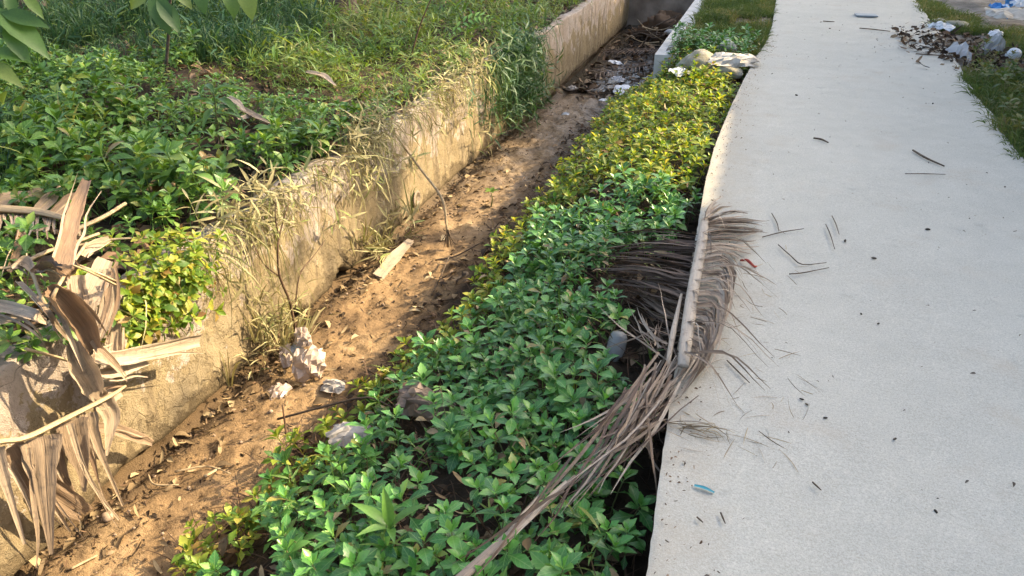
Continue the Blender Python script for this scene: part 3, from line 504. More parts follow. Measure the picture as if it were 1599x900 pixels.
# path slab
def build_path():
    ys = axis(1.0, 14.5, .03, -30, 80); u = np.concatenate([[0, .004, .012], np.linspace(.03, .97, 26), [.988, .996, 1]])
    l = edge_l(ys); r = edge_r(ys)
    X = l[:, None] * (1 - u) + r[:, None] * u; Y = np.broadcast_to(ys[:, None], X.shape)
    Z = .006 * fbm(X * 1.5, Y * 1.5, 3, 3) + .0025 * fbm(X * 9, Y * 9, 6, 3)
    e = np.minimum(u, 1 - u)[None]
    Z = Z - .003 * np.exp(-e * 420) * (1 + 1.6 * fbm(X * 25, Y * 25, 1, 2))
    V = np.stack([X, Y, Z], -1).reshape(-1, 3); nc = len(u); s = Soup().add(V, grid_faces(len(ys), nc))
    for col, sx in ((0, 1), (nc - 1, -1)):                         # broken, slightly undercut edges
        rows = []
        for k, dz in enumerate((0, .035, .075, .12)):
            q = np.stack([X[:, col] + sx * (.004 * k + (.012 * fbm(ys * 25, dz * 30, 4, 3) if k else 0)), ys, Z[:, col] - dz], -1); rows.append(q)
        W = np.stack(rows, 1).reshape(-1, 3); f = grid_faces(len(ys), 4)
        s.add(W, f[:, ::-1] if sx > 0 else f)
    o = s.build('concrete_path', M['path']); o['kind'] = 'structure'
build_path()

# left drain wall
WALL_X = lambda y: -2.5 + .07 * sstep(8.3, 8.7, y)
def build_wall():
    ys = np.arange(-3, 14.9, .035); zs = np.concatenate([[-1.0], np.linspace(-.94, -.03, 30), [-.008, 0]])
    Y, Zz = np.meshgrid(ys, zs, indexing='ij')
    X = WALL_X(Y) + .02 * fbm(Y * 1.6, Zz * 1.6, 5, 4) + .016 * fbm(Y * 9, Zz * 9, 2, 4)
    zb = -.835 + .035 * fbm(ys * 5, 0.2, 7, 4) + .10 * np.exp(-((ys - 3.36) / .11) ** 2) + .10 * np.exp(-((ys - 3.97) / .08) ** 2) + .05 * np.exp(-((ys - 1.9) / .2) ** 2)   # scoured, undercut foot
    X = X - .16 * sstep(.015, -.025, Zz - zb[:, None])
    for yj, w in ((4.02, .02), (6.75, .025), (2.2, .012)): X = X - .02 * np.exp(-((Y - yj + .03 * fbm(Zz * 5, 0, 3, 2)) / w) ** 2)
    X = X - .006 * sstep(-.012, 0, Zz)
    Zt = Zz + sstep(-.2, 0, Zz) * .035 * fbm(ys * 1.6, .4, 3, 5)[:, None]
    V = np.stack([X, Y, Zt], -1); back = V[:, -1:].copy()
    T = [back + np.array([-d, 0, 0]) + np.array([0, 0, 1]) * (.015 * fbm(ys * 6, d * 20, 1, 3))[:, None, None] for d in (.03, .06, .09, .12)]
    T.append(T[-1] + np.array([0, 0, -.9]))
    V = np.concatenate([V] + T, 1); nr, nc = V.shape[:2]
    F = grid_faces(nr, nc)[:, ::-1]; Vf = V.reshape(-1, 3); c = Vf[F].mean(1)
    keep = np.ones(len(F), bool)
    holes = [(WEEP_Y, -.70, .045)]
    for hy, hz, hr in holes: keep &= ~((np.hypot(c[:, 1] - hy, c[:, 2] - hz) < hr) & (c[:, 0] > -2.62))
    root = empty('drain_wall', (-2.5, 2.0, -.87))
    tag(root, 'long stained concrete drain wall with dry grass hanging over it, left of the mud', 'wall')
    child(link('wall_face', mesh_from('wall_face', Vf, F[keep]), M['wall']), root)
    for hy, hz, hr in holes:
        a = np.linspace(0, 2 * np.pi, 15); P = []
        for x, r_ in ((-2.485, hr + .02), (-2.475, hr), (-2.80, hr), (-2.80, .002)):
            P.append(np.stack([np.full(15, x), hy + r_ * np.cos(a), hz + r_ * np.sin(a)], -1))
        child(link('weep_pipe', mesh_from('weep_pipe', np.concatenate(P), grid_faces(4, 15)), M['cross']), root)
WEEP_Y = 5.2
build_wall()

def slab_wall(name, x0, x1, y0, y1, z0, z1, mat, label, n=.02, parent=None, step=.06):
    """rough box with subdivided, uneven faces"""
    s = Soup()
    def face(o, a, b, la, lb):
        na = max(2, int(la / step) + 1); nb = max(2, int(lb / step) + 1)
        A, B = np.meshgrid(np.linspace(0, la, na), np.linspace(0, lb, nb), indexing='ij')
        V = np.array(o) + A[..., None] * np.array(a) + B[..., None] * np.array(b)
        nn = np.cross(a, b); ed = np.minimum(np.minimum(A, la - A), np.minimum(B, lb - B))
        d = n * fbm(V[..., 0] * 4 + V[..., 2] * 3, V[..., 1] * 4 + V[..., 2] * 2, 3, 4) * sstep(0, .05, ed)
        V = V + nn * d[..., None] + 0
        s.add(V.reshape(-1, 3), grid_faces(na, nb)[:, ::-1])
    X, Y, Zz = x1 - x0, y1 - y0, z1 - z0
    face((x0, y0, z1), (1, 0, 0), (0, 1, 0), X, Y); face((x0, y0, z0), (1, 0, 0), (0, 0, 1), X, Zz)
    face((x1, y0, z0), (0, 1, 0), (0, 0, 1), Y, Zz); face((x1, y1, z0), (-1, 0, 0), (0, 0, 1), X, Zz); face((x0, y1, z0), (0, -1, 0), (0, 0, 1), Y, Zz)
    o = s.build(name, mat)
    if label: tag(o, label, 'wall')
    return o
slab_wall('drain_wall', -1.03, -.82, 8.15, 14.75, -1.0, -.03, M['coping'], 'pale low concrete drain wall with grass strip beside the path')
slab_wall('drain_wall', -2.9, -.5, 14.76, 15.05, -1.0, .25, M['cross'], 'brown stained concrete wall closing the far end of the drain')
w = sheet('drain_water', np.arange(-2.40, -1.02, .05), np.arange(9.6, 14.77, .05), lambda x, y: -.835 + 0 * x, M['water'])

# ---------------------------------------------------------------- unseen shade casters added on the right: a house, its annex and trees
def house(name, x0, x1, y0, y1, h, label, slope=.3):
    root = empty(name, ((x0 + x1) / 2, (y0 + y1) / 2, -.05)); tag(root, label, 'house')
    child(Soup().add(*box(x0 + .45, x1, y0 + .3, y1 - .3, -.3, h - .05)).build('wall', M['plaster'], smooth=False), root)
    n = max(4, int((y1 - y0) / .07)); ys = np.linspace(y0, y1, n); zc = .012 * np.cos(np.arange(n) * np.pi / 1.5)
    V = np.stack([np.stack([np.full(n, x), ys, h + zc + slope * (x - x0)], -1) for x in np.linspace(x0, x1, 5)], 1)
    child(link('roof', mesh_from('roof', V.reshape(-1, 3), grid_faces(n, 5)), M['roof']), root)
    for k, yc in enumerate(np.arange(y0 + 1.6, y1 - 1, 2.6)):
        f = child(Soup().add(*box(x0 + .40, x0 + .46, yc - .55, yc + .55, .9, 2.1)).build('window', M['coping'], smooth=False), root)
        p = Soup().add(*box(x0 + .385, x0 + .405, yc - .48, yc + .48, .97, 2.03)).build('pane', M['glass'], smooth=False)
        p.parent = f; p.matrix_parent_inverse = f.matrix_parent_inverse.copy() @ Matrix.Identity(4)
        p.matrix_parent_inverse = Matrix.Identity(4)
    return root
house('house', 5.0, 10.5, -7.0, 7.75, 4.36, 'plastered house with corrugated roof to the right of the path, unseen, added for its shade')
house('house', 5.1, 9.5, 7.10, 11.9, 4.0, 'low annex with corrugated roof beside the plastered house, unseen, added for its shade')
def shade_tree(loc, h, rad, nleaf, seed, label, ls=.17, zsq=.75):
    r = np.random.default_rng(seed); root = empty('shade_tree', loc); tag(root, label, 'tree')
    L = np.array(loc); s = Soup(); top = L + (0.2, 0.1, h)
    s.add(*tube([L - (0, 0, .3), L + (.1, 0, h * .35), L + (.0, .15, h * .7), top], [.2, .16, .11, .04], 12, 8))
    cl = []
    for k in range(16):
        d = r.normal(size=3); d /= np.linalg.norm(d); d[2] = d[2] * zsq + .1; c = top + d * rad * r.uniform(.55, .95) * np.array([1, 1, zsq]); cl.append(c)
        b = L + (0.05, 0.1, h * r.uniform(.45, .9)); s.add(*tube([b, (b + c) / 2 + (0, 0, .2), c], [.06, .035, .012], 6, 5))
    child(s.build('trunk', M['bark']), root)
    cl = np.array(cl); i = r.integers(0, len(cl), nleaf); P = cl[i] + r.normal(size=(nleaf, 3)) * rad * .22
    d = r.normal(size=(nleaf, 3)); d[:, 2] -= .5
    T = leaf(OUT_OVAL, .2, .3); s = Soup().many(T, frame_mats(P, d, r.normal(size=(nleaf, 3)), r.uniform(.7, 1.3, nleaf) * ls))
    child(s.build('crown', M['mango']), root)
shade_tree((7.6, 17.0, -.1), 5.8, 3.6, 9500, 21, 'broad leafy tree behind the low annex, unseen, added for its shade', .26)
shade_tree((7.0, 14.0, -.1), 5.0, 1.5, 3600, 24, 'smaller leafy tree at the annex corner, unseen, added for its shade', .24)
shade_tree((11.5, 18.9, -.1), 15.0, 3.0, 5200, 26, 'tallest leafy tree at the back, unseen, added for its shade', .26)
shade_tree((11.0, 13.0, -.1), 13.2, 2.6, 2600, 22, 'tall thin-crowned tree far behind the annex roof, unseen, added for its shade', .26)

# ---------------------------------------------------------------- vegetation templates
def vary(T, s): return T
DAISY_LEAVES = [leaf(OUT_DAISY, .35, .28), leaf(OUT_DAISY2, .28, .38), leaf(OUT_DAISY, .20, .5, 1.08), leaf(OUT_DAISY, .45, .15, .95)]
def sprig_parts(seed):
    r = random.Random(seed); h = r.uniform(.15, .24); bx, by = r.uniform(-.05, .05), r.uniform(-.05, .05)
    P = np.array([(0, 0, -.06), (bx * .3, by * .3, h * .5), (bx, by, h)]); parts = []; az = r.uniform(0, 6.28)
    for t, L, el in ((1.0, .044, 68), (1.0, .062, 50), (.97, .076, 34), (.92, .082, 18), (.7, .078, 4), (.45, .062, -8)):
        c = catmull(P, 21)[int(t * 20)]
        for s in (0, 1):
            a = az + math.pi * s + r.uniform(-.25, .25); e = R(el + r.uniform(-12, 12)); LL = L * r.uniform(.82, 1.2)
            d = np.array([math.cos(a) * math.cos(e), math.sin(a) * math.cos(e), math.sin(e)])
            u = np.array([r.uniform(-.25, .25), r.uniform(-.25, .25), 1.0]) + np.array([-math.cos(a), -math.sin(a), 0]) * (.9 if el > 50 else 0.1)
            parts.append(((3 if el > 45 else r.randrange(3)), frame_mats([c], [d], [u], [LL])[0]))
        az += math.pi / 2 + r.uniform(-.3, .3)
    return P, parts
SPRIGS = [sprig_parts(100 + k) for k in range(9)]
def sprig_soup(sp, stem=True):
    P, parts = sp; s = Soup()
    for v, m in parts: s.many(DAISY_LEAVES[v], [m])
    if stem: s.add(*ribbon(P, [.006, .005, .004], (1, .3, 0), .01, 4, 2))
    return s.arrays()
SPRIG_T = [sprig_soup(s) for s in SPRIGS]
def jitter(x0, x1, y0, y1, step, r=rng):
    X, Y = np.meshgrid(np.arange(x0, x1, step), np.arange(y0, y1, step)); X = X.ravel(); Y = Y.ravel()
    return X + r.uniform(-.5, .5, X.size) * step, Y + r.uniform(-.5, .5, X.size) * step
def scatter(templates, P, sc=(0.85, 1.2), tilt=.3, r=rng, lean=None, clump=0.0):
    s = Soup(); k = len(P); cl = np.clip(1 + clump * 2 * fbm(P[:, 0] * 1.6, P[:, 1] * 1.6, 44, 3), .45, 1.8); which = r.integers(0, len(templates), k)
    M_ = spin_mats(P, r.uniform(0, 6.28, k), np.abs(r.normal(0, tilt, k)), r.uniform(0, 6.28, k) if lean is None else lean + r.normal(0, .6, k), r.uniform(*sc, k) * cl)
    for i, T in enumerate(templates): s.many(T, M_[which == i])
    return s
def blades(p0, p1, p2, width, n=5, r=rng, side=None):
    """k thin tapered blades along quadratic curves"""
    p0, p1, p2 = (np.asarray(a, float) for a in (p0, p1, p2)); k = len(p0); t = np.linspace(0, 1, n)[None, :, None]
    P = p0[:, None] * (1 - t) ** 2 + 2 * p1[:, None] * t * (1 - t) + p2[:, None] * t ** 2
    T = norm(np.gradient(P, axis=1)); sd = r.normal(size=(k, 1, 3)) if side is None else np.broadcast_to(side, (k, 1, 3)) + r.normal(0, .3, (k, 1, 3))
    S = norm(np.cross(T, np.broadcast_to(sd, T.shape))); prof = np.array([.55, 1, .95, .6, .05]) if n == 5 else np.interp(np.linspace(0, 1, n), [0, .3, .7, 1], [.6, 1, .7, .05])
    w = np.asarray(width, float).reshape(-1, 1, 1) * prof[None, :, None] * .5
    V = np.stack([P - S * w, P + S * w], 2).reshape(-1, 3)
    F = (grid_faces(n, 2)[None] + (np.arange(k) * n * 2)[:, None, None]).reshape(-1, 4)
    U = np.stack(np.broadcast_arrays(np.array([-.5, .5])[None, None] * w, t[..., 0][..., None] * .3), -1).reshape(-1, 2)
    return V, F, U
def grass_template(seed, nl=6, hh=.2, L=.1):
    r = random.Random(seed); s = Soup(); h = hh * r.uniform(.75, 1.25); bx, by = r.uniform(-.09, .09), r.uniform(-.09, .09)
    P = catmull([(0, 0, -.03), (bx * .3, by * .3, h * .6), (bx, by, h)], 21); az = r.uniform(0, 6.28)
    s.add(*ribbon(P, [.004, .003], (1, .2, 0), .01, 4, 2)); T = leaf(OUT_LANCE, .3, .35, .85)
    for k in range(nl):
        t = .25 + .75 * k / (nl - 1); a = az + 2.4 * k + r.uniform(-.5, .5); e = R(r.uniform(5, 50))
        d = (math.cos(a) * math.cos(e), math.sin(a) * math.cos(e), math.sin(e))
        s.many(T, frame_mats([P[int(t * 20)]], [d], [(0, 0, 1)], [L * r.uniform(.7, 1.3)]))
    return s.arrays()
GRASS_T = [grass_template(300 + k) for k in range(8)]
def tuft_template(seed, n=9, L=.28, w=.008, spread=.5):
    r = np.random.default_rng(seed); a = r.uniform(0, 6.28, n); ll = L * r.uniform(.6, 1.2, n); sp = r.uniform(.15, spread, n)
    d = np.stack([np.cos(a), np.sin(a)], -1); z = np.zeros(n)
    p0 = np.c_[d * .012, z - .02]; p1 = np.c_[d * (ll * sp * .5)[:, None], ll * .75]; p2 = np.c_[d * (ll * sp * 1.5)[:, None], ll * (1.0 - sp * .9)]
    return blades(p0, p1, p2, r.uniform(.7, 1.3, n) * w, 5, r)
TUFT_T = [tuft_template(400 + k) for k in range(6)]
SHORT_T = [tuft_template(430 + k, 12, .085, .0045, .9) for k in range(6)]

def litter(n, fx, fy, fz, size, lift=.008, seed=0, droop=.5):
    r = np.random.default_rng(seed); T = [leaf([(0, .05), (.3, .26), (.65, .24), (1, .03)], .5, droop), leaf([(0, .08), (.4, .12), (.8, .1), (1, .02)], .3, -.4)]
    xx, yy = fx(r, n), fy(r, n); k = len(xx); Pp = np.stack([xx, yy, fz(xx, yy) + lift + r.uniform(0, .012, k)], -1)
    a = r.uniform(0, 6.28, k); d = np.stack([np.cos(a), np.sin(a), r.normal(0, .25, k)], -1); u = np.stack([r.normal(0, .4, k), r.normal(0, .4, k), np.ones(k)], -1)
    Ms = frame_mats(Pp, d, u, r.uniform(*size, k)); w = r.random(k) < .5
    return Soup().many(T[0], Ms[w]).many(T[1], Ms[~w])
# ---------------------------------------------------------------- creeping daisy in the drain
def plant_edge(y): return np.interp(y, [0, 1.4, 1.7, 2.0, 2.35, 2.75, 3.1, 3.6, 4.3, 5.5, 6.5, 7.4, 8.2], [-1.75, -1.75, -1.80, -1.80, -1.76, -1.66, -1.52, -1.40, -1.44, -1.36, -1.36, -1.42, -1.5])
def in_poly(x, y, poly):
    c = np.zeros(x.shape, bool); j = len(poly) - 1
    for i in range(len(poly)):
        (xi, yi), (xj, yj) = poly[i], poly[j]
        c ^= ((yi > y) != (yj > y)) & (x < (xj - xi) * (y - yi) / (yj - yi + 1e-12) + xi); j = i
    return c
FROND_HOLE = [[-0.17, 3.927], [-0.465, 3.762], [-0.714, 3.512], [-0.76, 3.212], [-0.495, 3.178], [-0.395, 2.964], [-0.36, 2.692], [-0.267, 2.385], [-0.066, 2.449]]
TIP_HOLE = [[-0.119, 2.614], [-0.125, 2.264], [-0.33, 1.695], [-0.51, 1.357], [-0.631, 1.318], [-0.492, 1.672], [-0.351, 2.077], [-0.269, 2.566]]
x, y = jitter(-2.1, .0, .85, 8.15, .070)
nz = fbm(x * 3, y * 3, 21, 3)
ok = (x > plant_edge(y) + .22 * nz) & (x < edge_l(y) - .055 - .03 * rng.random(x.size)) & (nz < .36)
ok &= ~in_poly(x, y, FROND_HOLE) & ~(in_poly(x, y, TIP_HOLE) & (rng.random(x.size) < .25))
ok &= ~((np.hypot(x + 1.20, y - 2.40) < .17) | (np.hypot(x + 1.50, y - 2.27) < .15) | (np.hypot(x + .42, y - 2.76) < .15))
ok &= ~((x > -.16) & (y < 2.3) & (rng.random(x.size) < .15))
x, y = x[ok], y[ok]
P = np.stack([x, y, bed_z(x, y) + .01], -1)
order = np.argsort(np.hypot(P[:, 0], P[:, 1])); P = P[order]
near = P[:300]; rest = P[300:]
leaf_me = [mesh_from('leaf', *T) for T in DAISY_LEAVES]
for i, me in enumerate(leaf_me): me.materials.append(M['daisyyoung' if i == 3 else 'daisy'])
stem_me = []
for sp in SPRIGS:
    me = mesh_from('stem', *tube(sp[0], [.0035, .003, .0022], 5, 4)); me.materials.append(M['gstem']); stem_me.append(me)
def make_sprig(p, kind, yaw, tilt, tdir, sc):
    root = bpy.data.objects.new('creeping_daisy', None); root.empty_display_size = .03; COL.objects.link(root)
    root.matrix_world = Matrix(spin_mats(np.array([p]), np.array([yaw]), np.array([tilt]), np.array([tdir]), np.array([sc]))[0].tolist())
    o = bpy.data.objects.new('stem', stem_me[kind]); COL.objects.link(o); o.parent = root
    for v, m in SPRIGS[kind][1]:
        o = bpy.data.objects.new('leaf', leaf_me[v]); COL.objects.link(o); o.parent = root; o.matrix_basis = Matrix(m.tolist())
    return tag(root, 'green creeping daisy sprig with toothed leaves in the shaded near end of the drain', 'plant', 'creeping daisy sprigs in the near drain')
for i, p in enumerate(near):
    make_sprig(p, i % len(SPRIGS), rng.uniform(0, 6.28), abs(rng.normal(0, .32)), rng.uniform(0, 6.28), rng.uniform(.52, 1.02))
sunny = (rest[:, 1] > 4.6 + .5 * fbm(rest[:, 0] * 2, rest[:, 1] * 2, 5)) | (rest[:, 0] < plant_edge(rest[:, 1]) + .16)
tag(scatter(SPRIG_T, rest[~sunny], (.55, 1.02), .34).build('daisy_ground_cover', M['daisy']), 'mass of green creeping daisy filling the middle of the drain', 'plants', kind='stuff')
tag(scatter(SPRIG_T, rest[sunny], (.55, .88), .35).build('daisy_ground_cover', M['daisysuntint']), 'yellowish sunlit creeping daisy at the far end of the plant bed', 'plants', kind='stuff')
x, y = jitter(-1.75, -.1, .9, 8, .2); m = (x > plant_edge(y) + .1) & (x < edge_l(y) - .1) & (rng.random(x.size) < .5)
tag(scatter(GRASS_T + TUFT_T[:2], np.stack([x[m], y[m], bed_z(x[m], y[m]) + .03], -1), (.6, 1.0), .4).build('bed_grass', M['grass']), 'thin grass blades mixed among the drain daisies', 'grass', kind='stuff')
k = 420; xx = rng.uniform(-1.75, -.2, k); yy = rng.uniform(1, 8, k); m = (xx > plant_edge(yy)) & (xx < edge_l(yy) - .1); xx, yy = xx[m], yy[m]
tag(litter(len(xx), lambda r, n: xx, lambda r, n: yy, bed_z, (.03, .07), .14, 21).build('caught_leaves', M['straw']), 'withered brown leaves caught on top of the daisies', 'leaf litter', kind='stuff')
# brown stalks and dead leaves under the daisies
k = 6500; bx = rng.uniform(-1.9, -.05, k); by = rng.uniform(.9, 8.2, k); okb = (bx > plant_edge(by) - .12) & (bx < edge_l(by) - .01); bx, by = bx[okb], by[okb]; k = len(bx)
p0 = np.stack([bx, by, bed_z(bx, by) + rng.uniform(0, .05, k)], -1); a = rng.uniform(0, 6.28, k); ln = rng.uniform(.05, .22, k); up = rng.uniform(-.02, .14, k)
p2 = p0 + np.stack([np.cos(a) * ln, np.sin(a) * ln, up], -1); p1 = (p0 + p2) / 2 + rng.normal(0, .02, (k, 3)) + (0, 0, .03)
tag(Soup().add(*blades(p0, p1, p2, rng.uniform(.003, .007, k))).build('dead_stalks', M['stem']), 'tangle of brown dead stalks under the daisy leaves', 'stalks', kind='stuff')
tag(litter(2800, lambda r, n: r.uniform(-1.85, -.1, n), lambda r, n: .9 + 7.2 * r.random(n), bed_z, (.03, .08), .012, 1).build('dead_leaves', M['litter']), 'dark dead leaves lying on the soil under the daisies', 'leaf litter', kind='stuff')

# ---------------------------------------------------------------- mud litter
def wall_side(r, n):
    q = r.random(n); return np.where(q < .6, -2.56 + np.abs(r.normal(0, .17, n)), r.uniform(-2.45, -1.6, n))
tag(litter(3400, wall_side, lambda r, n: 1.2 + 7.8 * r.random(n) ** 1.1, bed_z, (.010, .036), .004, 2).build('mud_litter', M['litter']), 'dark leaf scraps and crumbs strewn over the drain mud', 'leaf litter', kind='stuff')
tag(litter(420, wall_side, lambda r, n: 1.2 + 6 * r.random(n), bed_z, (.03, .085), .006, 3).build('straw_litter', M['straw']), 'pale dry leaf strips scattered on the drain mud', 'leaf litter', kind='stuff')
s = Soup(); r_ = np.random.default_rng(5)
for k in range(90):
    px_, py_ = -2.45 + abs(r_.normal(0, .3)), r_.uniform(1.3, 8)
    V, F, U = blob(np.array([1, .8, .6]) * r_.uniform(.004, .013), k, .5, 1.2, 7, 5); s.add(V + (px_, py_, float(bed_z(px_, py_)) + .006), F, U)
tag(s.build('mud_clods', M['pebble']), 'small pebbles and mud clods on the drain floor', 'pebbles', kind='stuff')

# ---------------------------------------------------------------- bank vegetation
def bank_mask(x, y): return (y > .35 + (-2.5 - x) * .80) & (y < 12.6 + (x + 3.6) * .30) & (x < -2.56)
x, y = jitter(-12, -2.5, 1, 13, .072); m = bank_mask(x, y)
d = np.hypot(x, y); m &= (rng.random(x.size) < np.clip(1.25 - (d - 4) * .09, .3, 1)) & (fbm(x * 1.7, y * 1.7, 35, 4) > -.33)
lowzone = (y < 5.2 + .6 * fbm(x, y, 31)) & (x > -6.3)                              # creeping daisy near the wall
patchy = fbm(x * 1.3, y * 1.3, 33, 3)
da = m & lowzone & (patchy > -.25) & (rng.random(x.size) < .88) & ~((y < 2.5) & (x > -3.4) & (rng.random(x.size) < .35)) & ~((np.hypot(x + 3.25, y - 4.0) < .28))
gr = m & ~da & (rng.random(x.size) < np.where(lowzone, .42, .97)) & ~((np.hypot((x + 3.3) / 1.4, y - 4.05) < .25)) & ~((y < 2.3) & (x > -3.3))
gr &= ~(np.hypot((x + 8.9) / 1.3, (y - 8.9) / .75) < 1)
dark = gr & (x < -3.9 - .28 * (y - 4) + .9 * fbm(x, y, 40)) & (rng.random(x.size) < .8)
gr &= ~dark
def on_bank(mm): return np.stack([x[mm], y[mm], bank_z(x[mm], y[mm])], -1)
tag(scatter(SPRIG_T, on_bank(da), (.6, 1.12), .4, clump=.5).build('daisy_ground_cover', M['bankdaisy']), 'creeping daisy carpet on the left bank behind the dry banana leaves', 'plants', kind='stuff')
tag(scatter(GRASS_T, on_bank(gr), (.6, 1.25), .5, clump=.55).build('bank_grass', M['grass']), 'sunlit yellow green broad-bladed grass on the left bank', 'grass', kind='stuff')
tag(scatter(TUFT_T + GRASS_T[:3], on_bank(dark), (.7, 1.4), .35, clump=.55).build('shade_tinted_grass', M['grassdark']), 'dark bluish tufts of grass at the back of the left bank', 'grass', kind='stuff')
tag(litter(5200, lambda r, n: -2.55 - 7.5 * r.random(n) ** 1.3, lambda r, n: r.uniform(1.2, 11.5, n), bank_z, (.04, .13), .02, 7).build('bank_litter', M['banklitter']), 'brown dead leaves lying under the bank grass', 'leaf litter', kind='stuff')
tag(litter(1700, lambda r, n: r.uniform(-11, -6.4, n), lambda r, n: r.uniform(6.4, 12, n), bank_z, (.08, .28), .03, 8, .2).build('straw_litter', M['straw']), 'pale straw and dry fronds at the back of the bank, top left', 'leaf litter', kind='stuff')
k = 80; xx = rng.uniform(-3.0, -2.5, k); yy = rng.uniform(1.0, 2.0, k)
tag(scatter(SPRIG_T, np.stack([xx, yy, bank_z(xx, yy) - .01], -1), (.5, .85), .5, lean=0.2).build('daisy_ground_cover', M['bankdaisy']), 'green daisy leaves creeping over the wall top under the dry banana leaves', 'plants', kind='stuff')
# clump of daisy spilling over the wall beside the dry leaves
k = 130; yy = rng.normal(2.33, .17, k); dz = rng.uniform(-.26, .05, k); xx = -2.50 + .06 * rng.random(k) - (dz > 0) * .1
tag(scatter(SPRIG_T, np.stack([xx, yy, dz], -1), (.5, .8), .8, lean=0.0).build('hanging_daisy', M['daisysuntint']), 'yellow green daisy clump spilling over the wall beside the dry banana leaves', 'plants', kind='stuff')
# dry grass hanging over the wall and rooted at its foot
def hang(n, yc, ys, zlen, out, seed, width=(.003, .008)):
    r = np.random.default_rng(seed); y0 = r.normal(yc, ys, n); p0 = np.stack([-2.53 + r.normal(0, .03, n), y0, .0 + r.uniform(-.03, .06, n)], -1)
    L = r.uniform(.3, 1, n) * zlen; dy = r.normal(0, .12, n)
    p1 = p0 + np.stack([out * r.uniform(.4, 1.3, n), dy * .6, r.uniform(0, .12, n)], -1)
    p2 = p0 + np.stack([out * r.uniform(.5, 1.4, n), dy * 1.6, -L], -1)
    return blades(p0, p1, p2, r.uniform(*width, n), 5, r)
s = Soup()
for n, yc, ys, zl, out, sd in ((80, 4.45, .35, .5, .12, 1), (90, 3.9, .8, .45, .26, 15), (60, 5.6, .6, .45, .24, 16), (50, 2.9, .25, .4, .22, 17), (60, 3.2, .18, .7, .13, 2), (60, 5.3, .5, .3, .10, 3), (50, 3.7, .5, .3, .10, 4), (70, 6.3, .4, .4, .12, 5), (30, 2.8, .3, .2, .08, 6)): s.add(*hang(n, yc, ys, zl, out, sd))
yy = np.concatenate([rng.normal(4.5, .28, 62), rng.normal(3.15, .16, 40), rng.normal(5.6, .6, 40), rng.normal(3.75, .4, 14), rng.normal(6.5, .3, 34)]); k = len(yy)
zz = np.where(rng.random(k) < .5, rng.uniform(-.03, .05, k), -np.abs(rng.normal(0, .25, k))); zz = np.maximum(zz, -.75)
V, F, U = scatter(GRASS_T, np.stack([-2.52 + .02 * rng.random(k) + .03 * (zz < -.05), yy, zz], -1), (.6, 1.15), .8, lean=-.3).arrays(); s.add(V, F, U)
tag(s.build('hanging_grass', M['grassdry']), 'straw coloured dry grass hanging down the face of the drain wall', 'grass', kind='stuff')
x0_, y0_ = rng.normal(-2.40, .05, 60), np.concatenate([rng.normal(3.08, .16, 34), rng.normal(4.5, .25, 26)])
tag(scatter(GRASS_T + TUFT_T, np.stack([x0_, y0_, bed_z(x0_, y0_) + rng.uniform(0, .25, 60)], -1), (.7, 1.2), .5).build('wall_foot_grass', M['grassdry']), 'yellow dry grass clumps growing at the foot of the drain wall', 'grass', kind='stuff')
s = Soup().add(*hang(520, 7.75, .5, .8, .16, 11, (.006, .012)))
k = 260; yy = rng.normal(7.75, .45, k); zz = rng.uniform(-.75, .05, k)
Vs = scatter(GRASS_T, np.stack([-2.5 + .06 * rng.random(k) + .12 * (-zz), yy, zz], -1), (.9, 1.4), .9, lean=0.0)
V, F, U = Vs.arrays(); s.add(V, F, U)
tag(s.build('cascading_grass', M['grassdark']), 'green grass cascading over the drain wall between its two bare stretches', 'grass', kind='stuff')

tag(litter(650, lambda r, n: r.uniform(-2.35, -1.1, n), lambda r, n: r.uniform(9.2, 14.6, n), lambda a, b: np.maximum(bed_z(a, b), -.835), (.05, .16), .01, 13).build('floating_litter', M['litter']), 'sodden dark leaves floating on the far drain water', 'leaf litter', kind='stuff')
# ---------------------------------------------------------------- grass strip and right verge
x, y = jitter(-.82, .2, 8.0, 14.6, .05); m = (x < edge_l(y) - .01) & (fbm(x * 2.5, y * 2.5, 50, 3) > -.30)
tag(scatter(SHORT_T, np.stack([x[m], y[m], bed_z(x[m], y[m])], -1), (.8, 1.7), .4).build('strip_grass', M['vergegrass']), 'short dry grass on the strip between far drain wall and path', 'grass', kind='stuff')
x, y = jitter(-1.0, .05, 8.0, 8.9, .09); m = (x < edge_l(y) - .05)
tag(scatter(SPRIG_T, np.stack([x[m], y[m], bed_z(x[m], y[m])], -1), (.6, .9), .3).build('daisy_ground_cover', M['daisy']), 'dark green low creeping plants behind the rubble stones', 'plants', kind='stuff')
x, y = jitter(1.6, 5.2, 4.4, 15, .048); bare = ((y > 8.3) & (y < 10.6) & (x < 2.7 + .3 * fbm(y * 2, 0, 3))) | ((x > 2.55 + .3 * fbm(y, 0, 4)) & (y > 11.0))
m = (x > edge_r(y) - .03) & ~bare & (x < .36 * y + .6) & (fbm(x * 2, y * 2, 52, 3) > -.33)
tag(scatter(SHORT_T, np.stack([x[m], y[m], verge_z(x[m], y[m])], -1), (.9, 1.9), .4).build('verge_grass', M['vergegrass']), 'grass along the right edge of the concrete path', 'grass', kind='stuff')
x, y = jitter(1.85, 4.2, 4.9, 9.0, .13); m = (x > edge_r(y) + .08) & (x < .33 * y + .4)
tag(scatter(SPRIG_T + GRASS_T[:4], np.stack([x[m], y[m], verge_z(x[m], y[m])], -1), (.55, 1.0), .4).build('verge_weeds', M['vergegrass']), 'weeds among the grass right of the path', 'plants', kind='stuff')
tag(litter(650, lambda r, n: np.clip(r.normal(2.15, .34, n), 1.5, 3.6), lambda r, n: r.normal(9.45, .55, n), lambda a, b: np.where(a > edge_r(b), verge_z(a, b) + .03, .003), (.04, .13), .008, 9).build('verge_litter', M['litter']), 'heap of brown dead leaves at the right edge of the path', 'leaf litter', kind='stuff')
